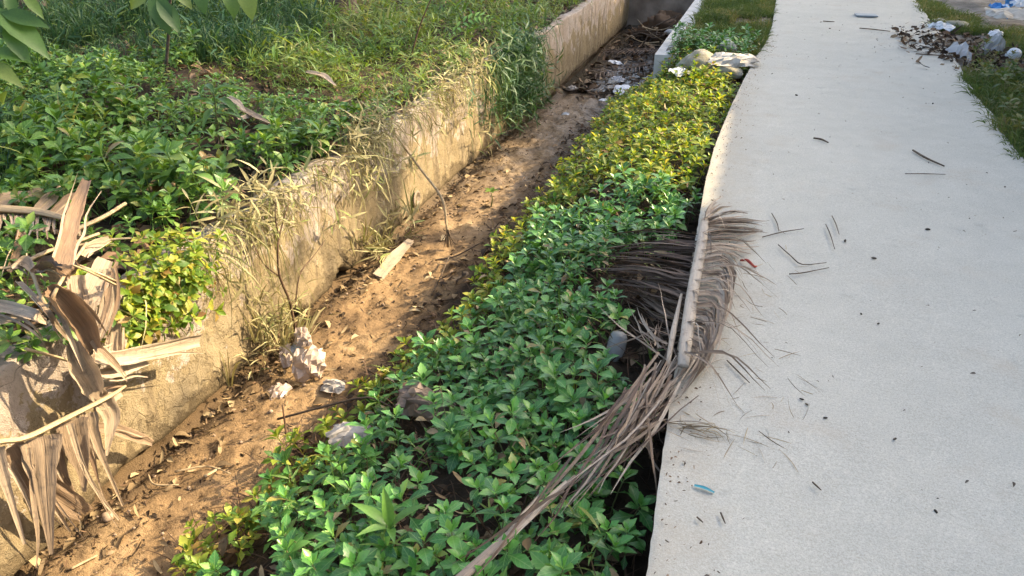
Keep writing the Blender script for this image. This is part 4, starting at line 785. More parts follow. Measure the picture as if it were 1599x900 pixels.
r_ = np.random.default_rng(77); k = 420; q = r_.random((k, 2)); px_ = np.where(q[:, 0] < .35, r_.normal(1.5, .22, k), edge_l(q[:, 1] * 12 + 1.2) + .05 + 1.7 * r_.random(k)); py_ = np.where(q[:, 0] < .35, r_.normal(9.4, .8, k), 1.3 + 11.5 * q[:, 1])
okp = (px_ < edge_r(py_) - .03) & (px_ > edge_l(py_) + .03); px_, py_ = px_[okp], py_[okp]
tag(litter(len(px_), lambda r, n: px_, lambda r, n: py_, lambda a, b: 0 * a, (.005, .018), .004, 12).build('path_crumbs', M['crumb']), 'tiny dark crumbs and leaf bits sprinkled over the path', 'crumbs', kind='stuff')

r_ = np.random.default_rng(78); k = 700; py_ = r_.uniform(1.2, 9.5, k); px_ = edge_l(py_) + .012 + np.abs(r_.normal(0, .07, k))
tag(litter(k, lambda r, n: px_, lambda r, n: py_, lambda a, b: 0 * a, (.004, .014), .003, 14).build('edge_dirt', M['banklitter']), 'brown dirt and leaf dust gathered along the left edge of the path', 'dirt', kind='stuff')

# ================================================================ fallen coconut frond at the slab edge
def lerp_family(fam, u, n=12):
    """interpolate a family of guide curves"""
    u = u * (len(fam) - 1); i = min(int(u), len(fam) - 2); t = u - i
    return catmull(fam[i], n) * (1 - t) + catmull(fam[i + 1], n) * t
r_ = np.random.default_rng(31)
fr = empty('coconut_frond', FROND_RIB[2]); tag(fr, 'fallen dry coconut frond with pale stalk lying along the path edge', 'palm frond')
rib = np.array(FROND_RIB); Pm = catmull(rib, 16)
V, F, U = tube(rib, [.020, .024, .025, .025, .024, .020], 16, 10, .5); child(link('stalk', mesh_from('stalk', V, F, U), M['petiole']), fr)
V, F, U = tube(rib[2:] + np.array([(-.045, -.02, -.025), (-.05, -.02, -.02), (-.055, .02, -.02)]), [.005, .012, .008], 8, 6, .5); child(link('split_stalk', mesh_from('split_stalk', V, F, U), M['petiole']), fr)
def leaflet(parent, curve, w, mat, name='leaflet', fold=1.3, n=8, jit=.02, seed=0):
    c = np.asarray(curve, float); k = len(c); wob = np.cumsum(r_.normal(0, jit / k ** .5, (k, 3)), 0) * np.array([1, 1, .5]); c = c + wob
    V, F, U = ribbon(c, [w * .7, w, w * .8, w * .12], (r_.normal(0, .5), r_.normal(0, .5), 1), fold, n, 3, r_.normal(0, .8), 0, seed)
    o = link(name, mesh_from(name, V, F, U), mat); child(o, parent); return o
for k in range(130):
    u = r_.random(); c = lerp_family(FROND_R, u); L = r_.uniform(.7, 1.15); c = c[:max(4, int(len(c) * min(L, 1)))]
    c = c + np.array([r_.normal(0, .012), r_.normal(0, .03), r_.uniform(0, .035)]) * np.linspace(.3, 1, len(c))[:, None]; c[:, 2] = np.maximum(c[:, 2] * np.linspace(1, .6, len(c)), .012)
    leaflet(fr, c, r_.uniform(.009, .021), M['frond'], jit=.008, seed=k)
for k in range(125):
    u = r_.random(); c = lerp_family(FROND_L, u); c = c[:max(5, int(len(c) * r_.uniform(.55, 1)))]
    c = c + np.array([r_.normal(0, .02), r_.normal(0, .05), r_.normal(0, .035)]) * np.linspace(.2, 1, len(c))[:, None]
    leaflet(fr, c, r_.uniform(.007, .016), M['fronddark'], jit=.012, seed=k)
for k in range(40):                                              # stray leaflets sticking out over the slab
    u = r_.random(); i = int(u * 15); a = R(r_.uniform(-75, 35)); L = r_.uniform(.12, .34); d = np.array([math.cos(a), math.sin(a), 0])
    c = np.array([Pm[i] + (0, 0, .01), Pm[i] + d * L * .5 + (0, 0, .035), Pm[i] + d * L + (r_.normal(0, .03), r_.normal(0, .03), .0)]); c[2, 2] = .012
    leaflet(fr, catmull(c, 8), r_.uniform(.004, .010), M['frond'], jit=.012, seed=k + 300)
# its torn tip runs on through the daisies
tp = empty('coconut_frond', TIP[0][1]); tag(tp, 'bundle of dry coconut leaflets slanting from the path edge down through the daisies', 'palm frond')
for k in range(92):
    q = r_.random()
    if q < .60: c = lerp_family(TIP[:3], r_.random())
    elif q < .68: c = np.array(catmull(TIP[3], 12)); c = c + r_.normal(0, .012, 3)
    elif q < .84: c = np.array(catmull(TIP[4], 12))
    elif q < .9: c = np.array(catmull(TIP[5], 12))
    else: c = np.array(catmull(TIP[6], 12))
    a = int(r_.integers(0, 4)); b = int(r_.integers(8, 13)); c = c[a:b] + np.array([r_.normal(0, .035), r_.normal(0, .035), r_.uniform(-.04, .03)])
    c = c + np.outer(np.linspace(-.5, 1, len(c)), r_.normal(0, .05, 3))
    leaflet(tp, c, r_.uniform(.006, .015), M['frond'] if r_.random() < .75 else M['fronddark'], jit=.012, seed=k)
V, F, U = tube(np.array(TIP[3]) + (0, 0, -.01), [.008, .014, .018], 10, 8, .4); child(link('midrib', mesh_from('midrib', V, F, U), M['frond']), tp)

# ================================================================ dry banana leaves on and over the wall
VIEWN = np.array([.75, -.35, .55])
def strip_obj(parent, name, st, mat, nc=9, n=16, twist=0., seed=0, pleat=.05):
    P, w, curl = st
    V, F, U = ribbon(P, w, VIEWN, curl, n, nc, twist, pleat, seed, .25); o = link(name, mesh_from(name, V, F, U), mat); child(o, parent); return o
def banana(D, label, sd):
    root = empty('banana_leaf', D['rib'][0][2]); tag(root, label, 'dry leaf')
    rr = np.random.default_rng(sd); P, w, _ = D['rib']
    V, F, U = tube(P, [v * .5 for v in w], 18, 8, .7); child(link('midrib', mesh_from('midrib', V, F, U), M['bananarib']), root)
    for k, st in enumerate(D['strips']):
        strip_obj(root, 'strip', st, M['banana'], 11, 18, rr.normal(0, .35), sd + k, .10)
        for q in range(2 if sd > 55 else 1):                         # torn shreds along the strip's edges
            c = catmull(st[0], 9); a = int(rr.integers(0, 4)); w_ = max(st[1]); off = norm(np.cross(c[-1] - c[0], VIEWN)) * w_ * rr.uniform(.2, .6) * (1 if rr.random() < .5 else -1)
            c = c[a:] + off * np.linspace(.7, 1.5, 9 - a)[:, None] + np.cumsum(rr.normal(0, .006, (9 - a, 3)), 0) - np.array([0, 0, 1]) * (np.linspace(0, 1, 9 - a) ** 2 * rr.uniform(0, .06))[:, None] + VIEWN * rr.uniform(-.01, .02)
            strip_obj(root, 'shred', (c[::2] if len(c) > 6 else c, [w_ * .12, w_ * rr.uniform(.12, .3), w_ * .15, .003], rr.uniform(.8, 2.5)), M['banana'], 5, 12, rr.normal(0, .8), sd + k * 5 + q, .08)
banana(LEAF_DROOP, 'dry banana leaf hanging from a straw coloured rib over the drain wall', 51)
banana(LEAF_CURL, 'curled grey-brown banana leaf draped over the wall top with a blade pointing right', 61)
banana(LEAF_CREASED, 'shrivelled banana leaf with creased pieces at the left picture edge', 71)
banana(LEAF_UPRIGHT, 'dry banana leaf with one blade standing upright above the heap', 81)
root = empty('dry_frond', FRINGE['rib'][0][2]); tag(root, 'dry frond with short fringe hanging from its rib, left on the bank', 'dry leaf')
V, F, U = tube(FRINGE['rib'][0], [v * .45 for v in FRINGE['rib'][1]], 18, 8, .6); child(link('midrib', mesh_from('midrib', V, F, U), M['bananarib']), root)
for k, c in enumerate(FRINGE['hang']):
    V, F, U = ribbon(np.array(c), [.012, .016, .005], VIEWN, 1.4, 8, 4, .6 * math.sin(k * 2.3), 0, k); child(link('strip', mesh_from('strip', V, F, U), M['banana']), root)
for st, lab in zip(SHEATHS, ('narrow pale leaf sheath leaning at the top of the dry heap', 'broad pale leaf sheath pointing up behind the upright blade', 'yellow brown sheath piece at the left edge above the fringed frond', 'thin grey sheath strip behind the pale sheaths')):
    root = empty('leaf_sheath', st[0][0]); tag(root, lab, 'dry leaf', None)
    P, w, curl = st
    V, F, U = ribbon(P, w, VIEWN, curl, 14, 9, .3, .06, 3, .3); child(link('blade', mesh_from('blade', V, F, U), M['banana']), root)
    V, F, U = tube(np.array(P) - VIEWN * .006, [v * .12 for v in w], 10, 6); child(link('midrib', mesh_from('midrib', V, F, U), M['bananarib']), root)
for st, lab in zip(PILE_STICKS, ('long dry stick slanting up to the right across the leaf heap', 'brown stick pointing right and down out of the leaf heap', 'thin straw lying level above the hanging daisy clump', 'dry stick above the long stick at the heap top', 'short dark stick crossing the upright blade')):
    o = Soup().add(*tube(st[0], [v * .5 for v in st[1]], 12, 6)).build('dry_stick', M['paletwig']); tag(o, lab, 'stick')
for st, lab in zip(BANK_LEAVES, ('large grey dry leaf lying in the bank grass below the strap-leaved plant', 'grey crumpled leaf beside the large dry leaf on the bank', 'pale dry leaf caught in the sunlit bank grass', 'small curled leaf under the strap-leaved plant')):
    P, w, curl = st; P = np.array(P) + (0, 0, .08); V, F, U = ribbon(P, w, (.3, -.4, .9), curl, 14, 9, .5, .15, 5, .4); o = link('dead_leaf', mesh_from('dead_leaf', V, F, U), M['banana']); tag(o, lab, 'dry leaf')

# ================================================================ sticks and twigs by the wall
root = empty('leaning_stick', STICK[-1]); tag(root, 'dry cane leaning from the wall into the mud with a frayed foot', 'stick')
child(Soup().add(*tube(STICK, [.007, .009, .011, .010, .012], 20, 7)).build('cane', M['paletwig']), root)
p = np.array(STICK[-1]); k = 34; rr = np.random.default_rng(8); p0 = np.repeat([p + (0, .0, .14)], k, 0) + rr.normal(0, .004, (k, 3)); e = rr.normal(0, .022, (k, 3)); e[:, 2] = 0
child(Soup().add(*blades(p0, p0 + e * .4 - (0, 0, .07), p0 + e * 1.3 - (0, 0, .14), np.full(k, .006), 5, rr)).build('frayed_end', M['twig']), root)
root = empty('bare_shrub', TWIG_SHRUB[0][0]); tag(root, 'leafless twiggy shrub standing at the foot of the drain wall', 'shrub')
for k, c in enumerate(TWIG_SHRUB): child(Soup().add(*tube(c, [.008, .006, .003] if k == 0 else [.005, .002], 14, 6)).build('stem' if k == 0 else 'branch', M['stem']), root)
def stick(pts, rad, mat, label, group=None, name='twig', n=10):
    o = Soup().add(*tube(pts, rad, n, 6)).build(name, mat); return tag(o, label, 'twig', group)
def bz(x, y, d=.01): return (x, y, float(bed_z(x, y)) + d)
stick([bz(-2.0, 4.42, .02), (-1.85, 4.45, -.78), (-1.66, 4.5, -.66)], [.006, .005, .004], M['twig'], 'dark twig lying level between mud and daisies below the leaning cane')
stick([(-1.90, 4.44, -.79), bz(-1.86, 4.2, .03), bz(-1.84, 3.98)], [.005, .004, .003], M['twig'], 'short dark twig meeting the level twig at the daisy edge')
stick([bz(-2.06, 2.5, .02), (-1.8, 2.56, -.72), (-1.55, 2.55, -.6), (-1.36, 2.45, -.55)], [.006, .006, .005, .003], M['twig'], 'bent grey twig running from the mud into the daisies by the pale scrap')
stick([bz(-1.98, 2.46, .16), bz(-1.97, 2.44, .06), bz(-1.96, 2.42)], [.004, .005, .005], M['stem'], 'upright brown stub beside the bent grey twig')
stick([bz(-2.33, 2.05, .02), bz(-2.2, 2.12, .015), bz(-2.05, 2.1, .015)], [.005, .004, .003], M['paletwig'], 'pale straw twig on the mud right of the hanging banana leaf')
stick([bz(-2.34, 1.45, .02), bz(-2.31, 1.55, .015)], [.006, .005], M['paletwig'], 'short pale stick on the mud at the bottom left')
stick([bz(-2.16, 2.05, .02), bz(-2.13, 2.16, .012)], [.008, .007], M['paletwig'], 'pale stubby stick standing out of the dark mud')
stick([bz(-2.44, 2.0, .03), bz(-2.36, 1.95, .02), bz(-2.25, 1.98, .02)], [.004, .005, .003], M['paletwig'], 'bleached stem at the wall foot under the hanging leaf')
# board, stone, scraps on the mud
a = np.array(PT['PLANK']); d = np.array([.0, .27, .0]); root = empty('broken_board', a); tag(root, 'pale weathered board fragment lying on the mud by the wall', 'board')
V, F, U = ribbon([a - d * 1.05 + (0, 0, .02), a + (0, 0, .045), a + d + (0, 0, .05)], [.075, .085, .05], (.3, -.2, 1), .5, 12, 7, .1, .05, 2, .25); child(link('upper_face', mesh_from('upper_face', V, F, U), M['plank']), root)
V2 = V - np.array([0, 0, .014]); child(link('under_face', mesh_from('under_face', V2, F[:, ::-1], U), M['plank']), root)
def lump(name, p, size, mat, label, cat, seed, amp=.3, freq=1.5, rot=0., tilt=0., nu=26, nv=18, group=None, ridge=True):
    V, F, U = blob(size, seed, amp, freq, nu, nv, ridge); o = link(name, mesh_from(name, V, F, U), mat); o.location = p; o.rotation_euler = (tilt, 0, rot); return tag(o, label, cat, group)
lump('stone', bz(PT['STONE'][0], PT['STONE'][1], .012), (.028, .022, .02), M['pebble'], 'small brown stone on the mud beside the banana leaf tips', 'stone', 3, .2, 1., ridge=False)
def crumple(name, p, w, l, mat, label, cat, seed, hgt=.05, rot=0., n=22, tilt=(0, 0)):
    """crumpled sheet: sharp random facets, folded-under uneven outline"""
    n = 9; r = np.random.default_rng(seed * 7 + 1)
    u, v = np.meshgrid(np.linspace(-1, 1, n), np.linspace(-1, 1, n), indexing='ij')
    k = np.maximum(np.abs(u), np.abs(v)) / (np.hypot(u, v) + 1e-6); rad = 1 + .3 * fbm(np.cos(np.arctan2(v, u)) * 1.6 + seed, np.sin(np.arctan2(v, u)) * 1.6, seed, 3)
    x = (u * k ** .6 * rad + r.normal(0, .07, u.shape)) * w / 2; y = (v * k ** .6 * rad + r.normal(0, .07, u.shape)) * l / 2
    e = np.clip(np.maximum(np.abs(u), np.abs(v)), 0, 1)
    ridge = .5 - np.abs(((u * math.cos(seed) + v * math.sin(seed)) * 1.3 + .3 * seed) % 1 - .5)
    z = hgt * (.75 * (1 - e ** 2) + .9 * ridge + r.normal(0, .11, u.shape)) + .008
    V = np.stack([x, y, z], -1).reshape(-1, 3); U = np.stack([u, v], -1).reshape(-1, 2); q = grid_faces(n, n)
    Fq = np.concatenate([np.stack([q[:, 0], q[:, 1], q[:, 2]], -1), np.stack([q[:, 0], q[:, 2], q[:, 3]], -1)])
    me = bpy.data.meshes.new(name); me.from_pydata(V.tolist(), [], Fq.tolist()); me.update()
    o = link(name, me, mat); o.location = p; o.rotation_euler = (tilt[0], tilt[1], rot)
    sb = o.modifiers.new('creases', 'SUBSURF'); sb.subdivision_type = 'SIMPLE'; sb.levels = 1; sb.render_levels = 1
    return tag(o, label, cat)
B = np.array(PT['BAG']); B[2] = bed_z(B[0], B[1]) + .06
root = empty('plastic_bag', bz(B[0], B[1])); tag(root, 'crumpled dusty plastic bag on the mud under the bare shrub', 'bag')
for nm, off, w_, l_, mt, sd, hg, rt, tl in (('bag_body', (.02, -.03, .0), .17, .20, 'pinkfilm', 4, .07, .5, (.9, .0)), ('bag_fold', (-.07, .02, .03), .09, .11, 'greyfilm', 7, .05, .2, (.8, -.2)), ('bag_neck', (-.06, .04, .12), .10, .12, 'pinkfilm', 9, .05, .9, (1.0, .2)), ('bag_fold', (-.12, -.02, .02), .09, .14, 'pinkfilm', 12, .05, .2, (.7, -.5))):
    o = crumple(nm, tuple(B + np.array(off)), w_, l_, M[mt], None, None, sd, hg, rt, 20, tl); child(o, root)
crumple('plastic_scrap', bz(PT['SCRAP'][0], PT['SCRAP'][1], .01), .11, .12, M['pinkfilm'], 'small torn plastic scrap on the mud below the crumpled bag', 'scrap', 15, .03, .4, 16, (.3, 0))
crumple('paper_scrap', bz(PT['SCRAP2'][0], PT['SCRAP2'][1], .03), .13, .09, M['paper'], 'yellowish scrap at the daisy edge right of the crumpled bag', 'scrap', 17, .03, .1, 16, (.3, 0))
crumple('plastic_sheet', tuple(np.array(PT['PALE']) + (0, 0, .03)), .20, .12, M['paper'], 'pale crumpled sheet lying at the left edge of the near daisies', 'sheet', 18, .025, .35, 24, (.5, .1))
crumple('brown_wrapper', tuple(np.array(PT['BROWN']) + (0, -.01, .04)), .27, .16, M['brownbag'], 'brown crumpled wrapper lying among the near daisies', 'wrapper', 19, .09, -.15, 26, (.6, 0))
# cloudy plastic cup in the daisies
c = np.array(PT['CUP']) + (.0, .0, .07); root = empty('plastic_cup', c + (0, -.02, -.14)); tag(root, 'cloudy grey plastic cup tipped among daisies beside the frond', 'cup')
ax = norm(np.array([.10, .25, .95])); a_ = norm(np.cross(ax, (0, 1, 0))); b_ = np.cross(ax, a_); t_ = np.linspace(0, 2 * np.pi, 25)
def lathe(prof): return np.concatenate([(c + ax * h_) + r * (np.cos(t_)[:, None] * a_ + np.sin(t_)[:, None] * b_) for h_, r in prof]), grid_faces(len(prof), 25)
V, F = lathe([(-.13, .046), (-.06, .045), (.0, .043), (.035, .040), (.05, .032), (.056, .015), (.057, .001)]); child(link('cup_body', mesh_from('cup_body', V, F), M['jar']), root)
V, F = lathe([(-.066, .0455), (-.065, .050), (-.056, .050), (-.055, .0455)]); child(link('rim', mesh_from('rim', V, F), M['jar']), root)

# ================================================================ single plants
def strap_plant(name, base, leaves, mat, label, stem=None, out=OUT_MANGO, ws=1.0):
    root = empty(name, base); tag(root, label, 'plant')
    if stem is not None: child(Soup().add(*tube(stem, [.007, .005, .003], 10, 6)).build('stem', M['gstem']), root)
    for (p, d, L, dr) in leaves:
        Vv, F, U = leaf([(t, w_) for t, w_ in zip(np.linspace(0, 1, 12), np.interp(np.linspace(0, 1, 12), [q[0] for q in out], [q[1] for q in out]))], .5, dr, ws)
        m = frame_mats([p], [d], [(0, 0, 1)], [L])[0]; V = Vv @ m[:3, :3].T + m[:3, 3]; child(link('leaf', mesh_from('leaf', V, F, U), mat), root)
b = np.array(PT['LILY']) + (0, 0, .09); c = b + (0, 0, .14)
strap_plant('lily', b, [(c, (-.10, .12, 1.0), 0.15, .25), (c, (.55, .25, .75), 0.15, .35), (c, (-.75, .1, .55), 0.15, .45), (c, (-.35, -.5, .5), 0.12, .5), (c, (.35, -.5, .55), 0.11, .5)], M['lily'], 'bright yellow green strap-leaved plant at the bottom among the daisies', [b - (0, 0, .1), b + (0, 0, .05), c], OUT_MANGO, .8)
b = np.array(PT['STRAP']); t = b + np.array([.01, .02, .34]); st = [b, b + (0, .01, .18), t]
strap_plant('strap_plant', b, [(b + (t - b) * f, (math.cos(a), math.sin(a), e), L, .7) for f, a, e, L in ((1, .2, .5, .22), (1, 2.6, .45, .2), (.95, 1.4, .7, .16), (.85, -.4, .25, .26), (.8, 3.4, .3, .24), (.7, -1.4, .1, .2), (.6, .5, .0, .2), (.5, 3.9, .1, .22), (.35, -.2, .1, .16), (.45, -2.2, .1, .18))], M['mango'], 'upright plant with long glossy leaves standing in the bank grass', st, OUT_MANGO, .75)
b = np.array(PT['SEEDL']); b[2] = bed_z(b[0], b[1]); c = b + (0, 0, .13)
strap_plant('seedling', b, [(c, (math.cos(a), math.sin(a), .5), .07, .3) for a in (.2, 1.5, 2.9, 4.2, 5.3)], M['daisysuntint'], 'lone seedling on a thin stem in the mud by the sunlit daisies', [b, b + (.01, 0, .07), c], OUT_OVAL, .8)
def pinnate(name, pts, L, n, mat, label, nrm=(0, 0, 1)):
    root = empty(name, pts[0]); tag(root, label, 'plant'); C = catmull(pts, 40); child(Soup().add(*tube(pts, [.003, .002, .001], 12, 5)).build('stalk', M['gstem']), root)
    T = norm(np.gradient(C, axis=0)); T1 = leaf(OUT_MANGO, .2, .25, 1.0); me = mesh_from('leaflet', *T1); me.materials.append(mat)
    for k in range(n):
        i = int(8 + 31 * k / n); sd = norm(np.cross(T[i], nrm)); f = math.sin(math.pi * (.18 + .78 * k / n))
        for s in (1, -1):
            o = bpy.data.objects.new('leaflet', me); COL.objects.link(o); o.parent = root; o.matrix_parent_inverse = Matrix.Translation(-Vector(root.location))
            o.matrix_basis = Matrix(frame_mats([C[i]], [sd * s + T[i] * .55], [nrm], [L * f])[0].tolist())
b = np.array(PT['FERN']) + (0, 0, .11); pinnate('fern_weed', [b + (-.08, .14, -.1), b + (.0, .0, .06), b + (.12, -.22, .06), b + (.20, -.36, .0)], .045, 15, M['lily'], 'feathery bright green weed leaf arching over the near daisies', (.1, .1, 1))
b = np.array(PT['PINN']); stem = [b, b + (.1, .1, .35), b + (.25, .3, .75)]
pinnate('wild_legume', [b + (.25, .15, .05), b + (.45, .1, .3), b + (.65, .12, .42), b + (.85, .1, .40)], .10, 9, M['lily'], 'yellow green feathery leaf reaching over the far bank edge', (0, -.5, 1))
o = Soup().add(*tube(stem, [.009, .007, .004], 12, 6)).build('leaning_sapling', M['stem']); tag(o, 'thin dark leaning stem rising from the sunlit bank grass', 'stem')
# saplings whose branches hang into the top left
def sapling(base, crotch, leaves, out, label, ws, sd, tr=.03):
    root = empty('sapling', base); tag(root, label, 'tree'); base = np.array(base); cr = np.array(crotch)
    child(Soup().add(*tube([base, (base + cr) / 2 + (.05, .05, .1), cr], [tr, tr * .75, tr * .4], 14, 8)).build('trunk', M['bark']), root)
    hub = np.mean([l[0] for l in leaves], 0); s = Soup()
    for a, b in leaves:
        s.add(*tube([cr, (cr + np.array(a)) / 2 + (0, 0, .12), a], [.008, .005, .002], 10, 5))
    child(s.build('branch', M['stem']), root)
    T = leaf([(t, w_) for t, w_ in zip(np.linspace(0, 1, 12), np.interp(np.linspace(0, 1, 12), [q[0] for q in out], [q[1] for q in out]))], .35, .3, ws)
    rr = np.random.default_rng(sd)
    for a, b in leaves:
        a = np.array(a); b = np.array(b); d = b - a; m = frame_mats([a], [d], [np.array([.45, -.55, .7]) + rr.normal(0, .25, 3)], [np.linalg.norm(d)])[0]
        child(link('leaf', mesh_from('leaf', T[0] @ m[:3, :3].T + m[:3, 3], T[1], T[2]), M['mango']), root)
sapling((-5.3, 2.9, .1), (-4.4, 3.1, 1.45), SAP1, OUT_MANGO, 'sapling branch with long drooping leaves at the top left corner', 1.15, 1)
sapling((-4.6, 5.0, .1), (-4.0, 4.7, 1.5), SAP2, OUT_OVAL, 'sapling with broad rounded leaves hanging at the top edge', .8, 2, .013)
# trunk, stump and stakes at the back of the bank
def trunk(name, p, rad, h, lean, label, cat, seed, crown=False):
    root = empty(name, p); tag(root, label, cat); p = np.array(p, float)
    V, F, U = tube([p - (0, 0, .2), p + (0, 0, .15), p + np.array(lean) * h * .5 + (0, 0, h * .5), p + np.array(lean) * h + (0, 0, h)], [rad * 1.5, rad * 1.12, rad, rad * .85], 26, 16)
    c = V.copy(); V[:, 0] += rad * .25 * fbm(c[:, 1] * 14 + c[:, 2] * 2, c[:, 2] * 5, seed); V[:, 1] += rad * .25 * fbm(c[:, 0] * 14, c[:, 2] * 5, seed + 2)
    child(link('trunk', mesh_from('trunk', V, F, U), M['bark']), root)
    if crown:
        rr = np.random.default_rng(seed); top = p + np.array(lean) * h + (0, 0, h); s = Soup()
        for k in range(13):
            a = k * 2.4; L = rr.uniform(2.0, 2.8); dv = np.array([math.cos(a), math.sin(a), 0])
            C = np.array([top, top + dv * L * .5 + (0, 0, .6), top + dv * L + (0, 0, -.5 - rr.random())]); q = child(Soup().add(*tube(C, [.03, .02, .006], 12, 5)).build('frond_rib', M['gstem']), root)
            CC = catmull(C, 34)[4:]; TT = norm(np.gradient(CC, axis=0)); sd = norm(np.cross(TT, (0, 0, 1)))
            for s_ in (1, -1):
                L2 = .62 * np.sin(np.linspace(.5, 2.9, 30)); e = CC + (sd * s_ + TT * .5) * L2[:, None]
                s.add(*blades(CC, (CC + e) / 2 + (0, 0, .05), e - np.array([0, 0, 1]) * (.5 * L2)[:, None], np.full(30, .045), 5, rr, np.array([0, 0, 1.])))
        child(s.build('crown', M['mango']), root)
trunk('palm_tree', PT['TRUNK'], .17, 4.6, (-.06, .12, 0), 'dark palm trunk at the back of the bank, top left', 'tree', 5, True)
trunk('tree_stump', PT['STUMP'], .16, .55, (.05, 0, 0), 'dark mossy stump among sunlit grass at the top of the bank', 'stump', 6)
for k, (dx, dy, h, lx, lb) in enumerate(((.55, .55, .45, .1, 'left of the two'), (.75, .62, .38, -.25, 'right of the two'))):
    p = np.array(PT['TRUNK']) + (dx, dy, 0); o = Soup().add(*tube([p - (0, 0, .1), p + (lx * .5, 0, h * .5), p + (lx, 0, h)], [.035, .03, .02], 10, 7)).build('stake', M['twig']); tag(o, lb + ' dark broken stakes beside the palm trunk', 'stake')

# ================================================================ rubble and far drain
lump('rubble_stone', np.array(PT['ROCK']) + (0, 0, .03), (.20, .17, .13), M['rock'], 'grey brown stone at the far end of the daisies', 'stone', 2, .22, .9, .4, 0, 30, 22)
lump('rubble_stone', np.array(PT['SHEET']) + (-.04, -.05, -.02), (.17, .12, .08), M['rock'], 'flat stone under the dirty plastic sheet beside the path', 'stone', 6, .22, .9, -.3, 0, 30, 22)
crumple('plastic_sheet', tuple(np.array(PT['SHEET']) + (.02, .02, .06)), .46, .30, M['cloth'], 'dirty white plastic sheet over stones next to the path edge', 'sheet', 23, .06, .2, 26, (.25, 0))
crumple('plastic_sheet', tuple(np.array(PT['ROCK']) + (-.16, -.25, .0)), .22, .16, M['whitefilm'], 'white plastic scrap below the grey brown stone', 'scrap', 24, .04, .8, 20, (.3, 0))
lump('white_stone', np.array(PT['WHITEROCK']) + (0, 0, .05), (.105, .09, .085), M['palerock'], 'white stone on the grass strip behind the plastic sheet', 'stone', 11, .25, 1.1)
# driftwood and a sunken frond in the water
rr = np.random.default_rng(14); pc = np.array(PT['DRIFT'])
root = empty('brush_pile', (pc[0], pc[1], -.84)); tag(root, 'tangle of dead branches stuck in the far drain', 'branches')
for k in range(26):
    a = rr.uniform(0, 6.28); L = rr.uniform(.25, .7); p0 = pc + np.array([rr.normal(0, .2), rr.normal(0, .3), rr.uniform(-.05, .25)]); d = np.array([math.cos(a), math.sin(a), rr.uniform(-.2, .7)])
    child(Soup().add(*tube([p0, p0 + d * L * .5 + rr.normal(0, .05, 3), p0 + d * L], [rr.uniform(.008, .02), .008, .004], 8, 5)).build('branch', M['twig'] if k % 3 else M['paletwig']), root)
lump('dark_clump', (pc[0] + .1, pc[1] + .45, -.70), (.34, .24, .24), M['litter'], 'dark leafy clump behind the dead branches in the drain', 'debris', 8, .5, 2.0, .3)
lump('washed_stone', (pc[0] + .32, pc[1] - .1, -.62), (.13, .09, .05), M['palerock'], 'pale stone resting on the branches in the far drain', 'stone', 9, .2, 1.)
for k, (a, b, c_, lb) in enumerate((((-1.25, 11.4, -.78), (-1.7, 10.9, -.79), (-2.15, 10.4, -.80), 'dark sodden frond lying in the far drain water'), ((-1.3, 12.3, -.78), (-1.75, 12.2, -.8), (-2.3, 12.0, -.81), 'second sodden frond nearer the far drain wall'))):
    root = empty('sunken_frond', b); tag(root, lb, 'palm frond'); C = catmull([a, b, c_], 40); child(Soup().add(*tube([a, b, c_], [.016, .012, .005], 12, 6)).build('midrib', M['twig']), root)
    T = norm(np.gradient(C, axis=0)); sd = norm(np.cross(T, (0, 0, 1)))
    for i in range(3, 39, 2):
        for s_ in (1, -1):
            e = C[i] + (sd[i] * s_ + T[i] * .8) * .22; V, F, U = ribbon([C[i], (C[i] + e) / 2 + (0, 0, .02), e - (0, 0, .01)], [.014, .016, .004], (0, 0, 1), 1., 6, 3); child(link('leaflet', mesh_from('leaflet', V, F, U), M['fronddark']), root)
for k, (px_, py_, w_, l_, lb, mt) in enumerate(((-1.62, 9.7, .2, .3, 'pale plastic film washed against the far daisies', 'whitefilm'), (-1.75, 10.25, .22, .2, 'white film scrap floating in front of the sodden frond', 'clear'), (-2.0, 11.3, .25, .2, 'shiny film scrap in the middle of the far drain', 'whitefilm'), (-1.72, 9.1, .12, .12, 'small white scrap at the wet mud edge', 'whitefilm'), (-2.02, 8.35, .06, .1, 'tiny white chip on the shaded mud', 'whitefilm'), (-2.25, 9.6, .14, .12, 'pale stone-like scrap at the foot of the far wall', 'paper'))):
    crumple('plastic_scrap', (px_, py_, max(float(bed_z(px_, py_)), -.835) + .01), w_, l_, M[mt], lb, 'scrap', 40 + k, .03, k * 1.1, 18, (.15, 0))

# ================================================================ things on the path
p = PT['TILE']; o = Soup().add(*box(-.13, .13, -.10, .10, 0, .016)).add(*box(-.115, .115, -.085, .085, .0165, .0185)).build('floor_tile', M['tile'], smooth=False); o.location = (p[0], p[1], .008); o.rotation_euler = (0, 0, .1); tag(o, 'grey blue square tile lying on the far part of the path', 'tile')
TW = ['long thin stick across the far path beside the tile', 'short dark twig near the far left of the path', 'dark stubby twig alone left of the path middle', 'forked brown twig in the middle of the path', 'straight thin stick below the forked brown twig', 'dark twig sticking out of the coconut frond', 'small side twig on top of the one leaving the frond', 'left of two curved bare twigs right of the frond', 'right of two curved bare twigs right of the frond', 'branching dry rootlet on the path right of the frond', 'thin level rootlet under the branching one', 'thin blade slanting from the frond bundle onto the path', 'tiny reddish twig near the teal shard', 'tiny grey twig below the teal shard', 'dark split twig low on the path', 'brown stick at the lower edge of the dead leaf heap', 'dark stick on the path beside the dead leaf heap']
for pts, lb in zip(PATH_TWIGS, TW):
    P_ = np.array(pts); P_[:, 2] += .006; o = stick(P_, [.006, .007, .004] if P_[0][1] > 5 else [.0025, .003, .0015], M['twig'], lb)
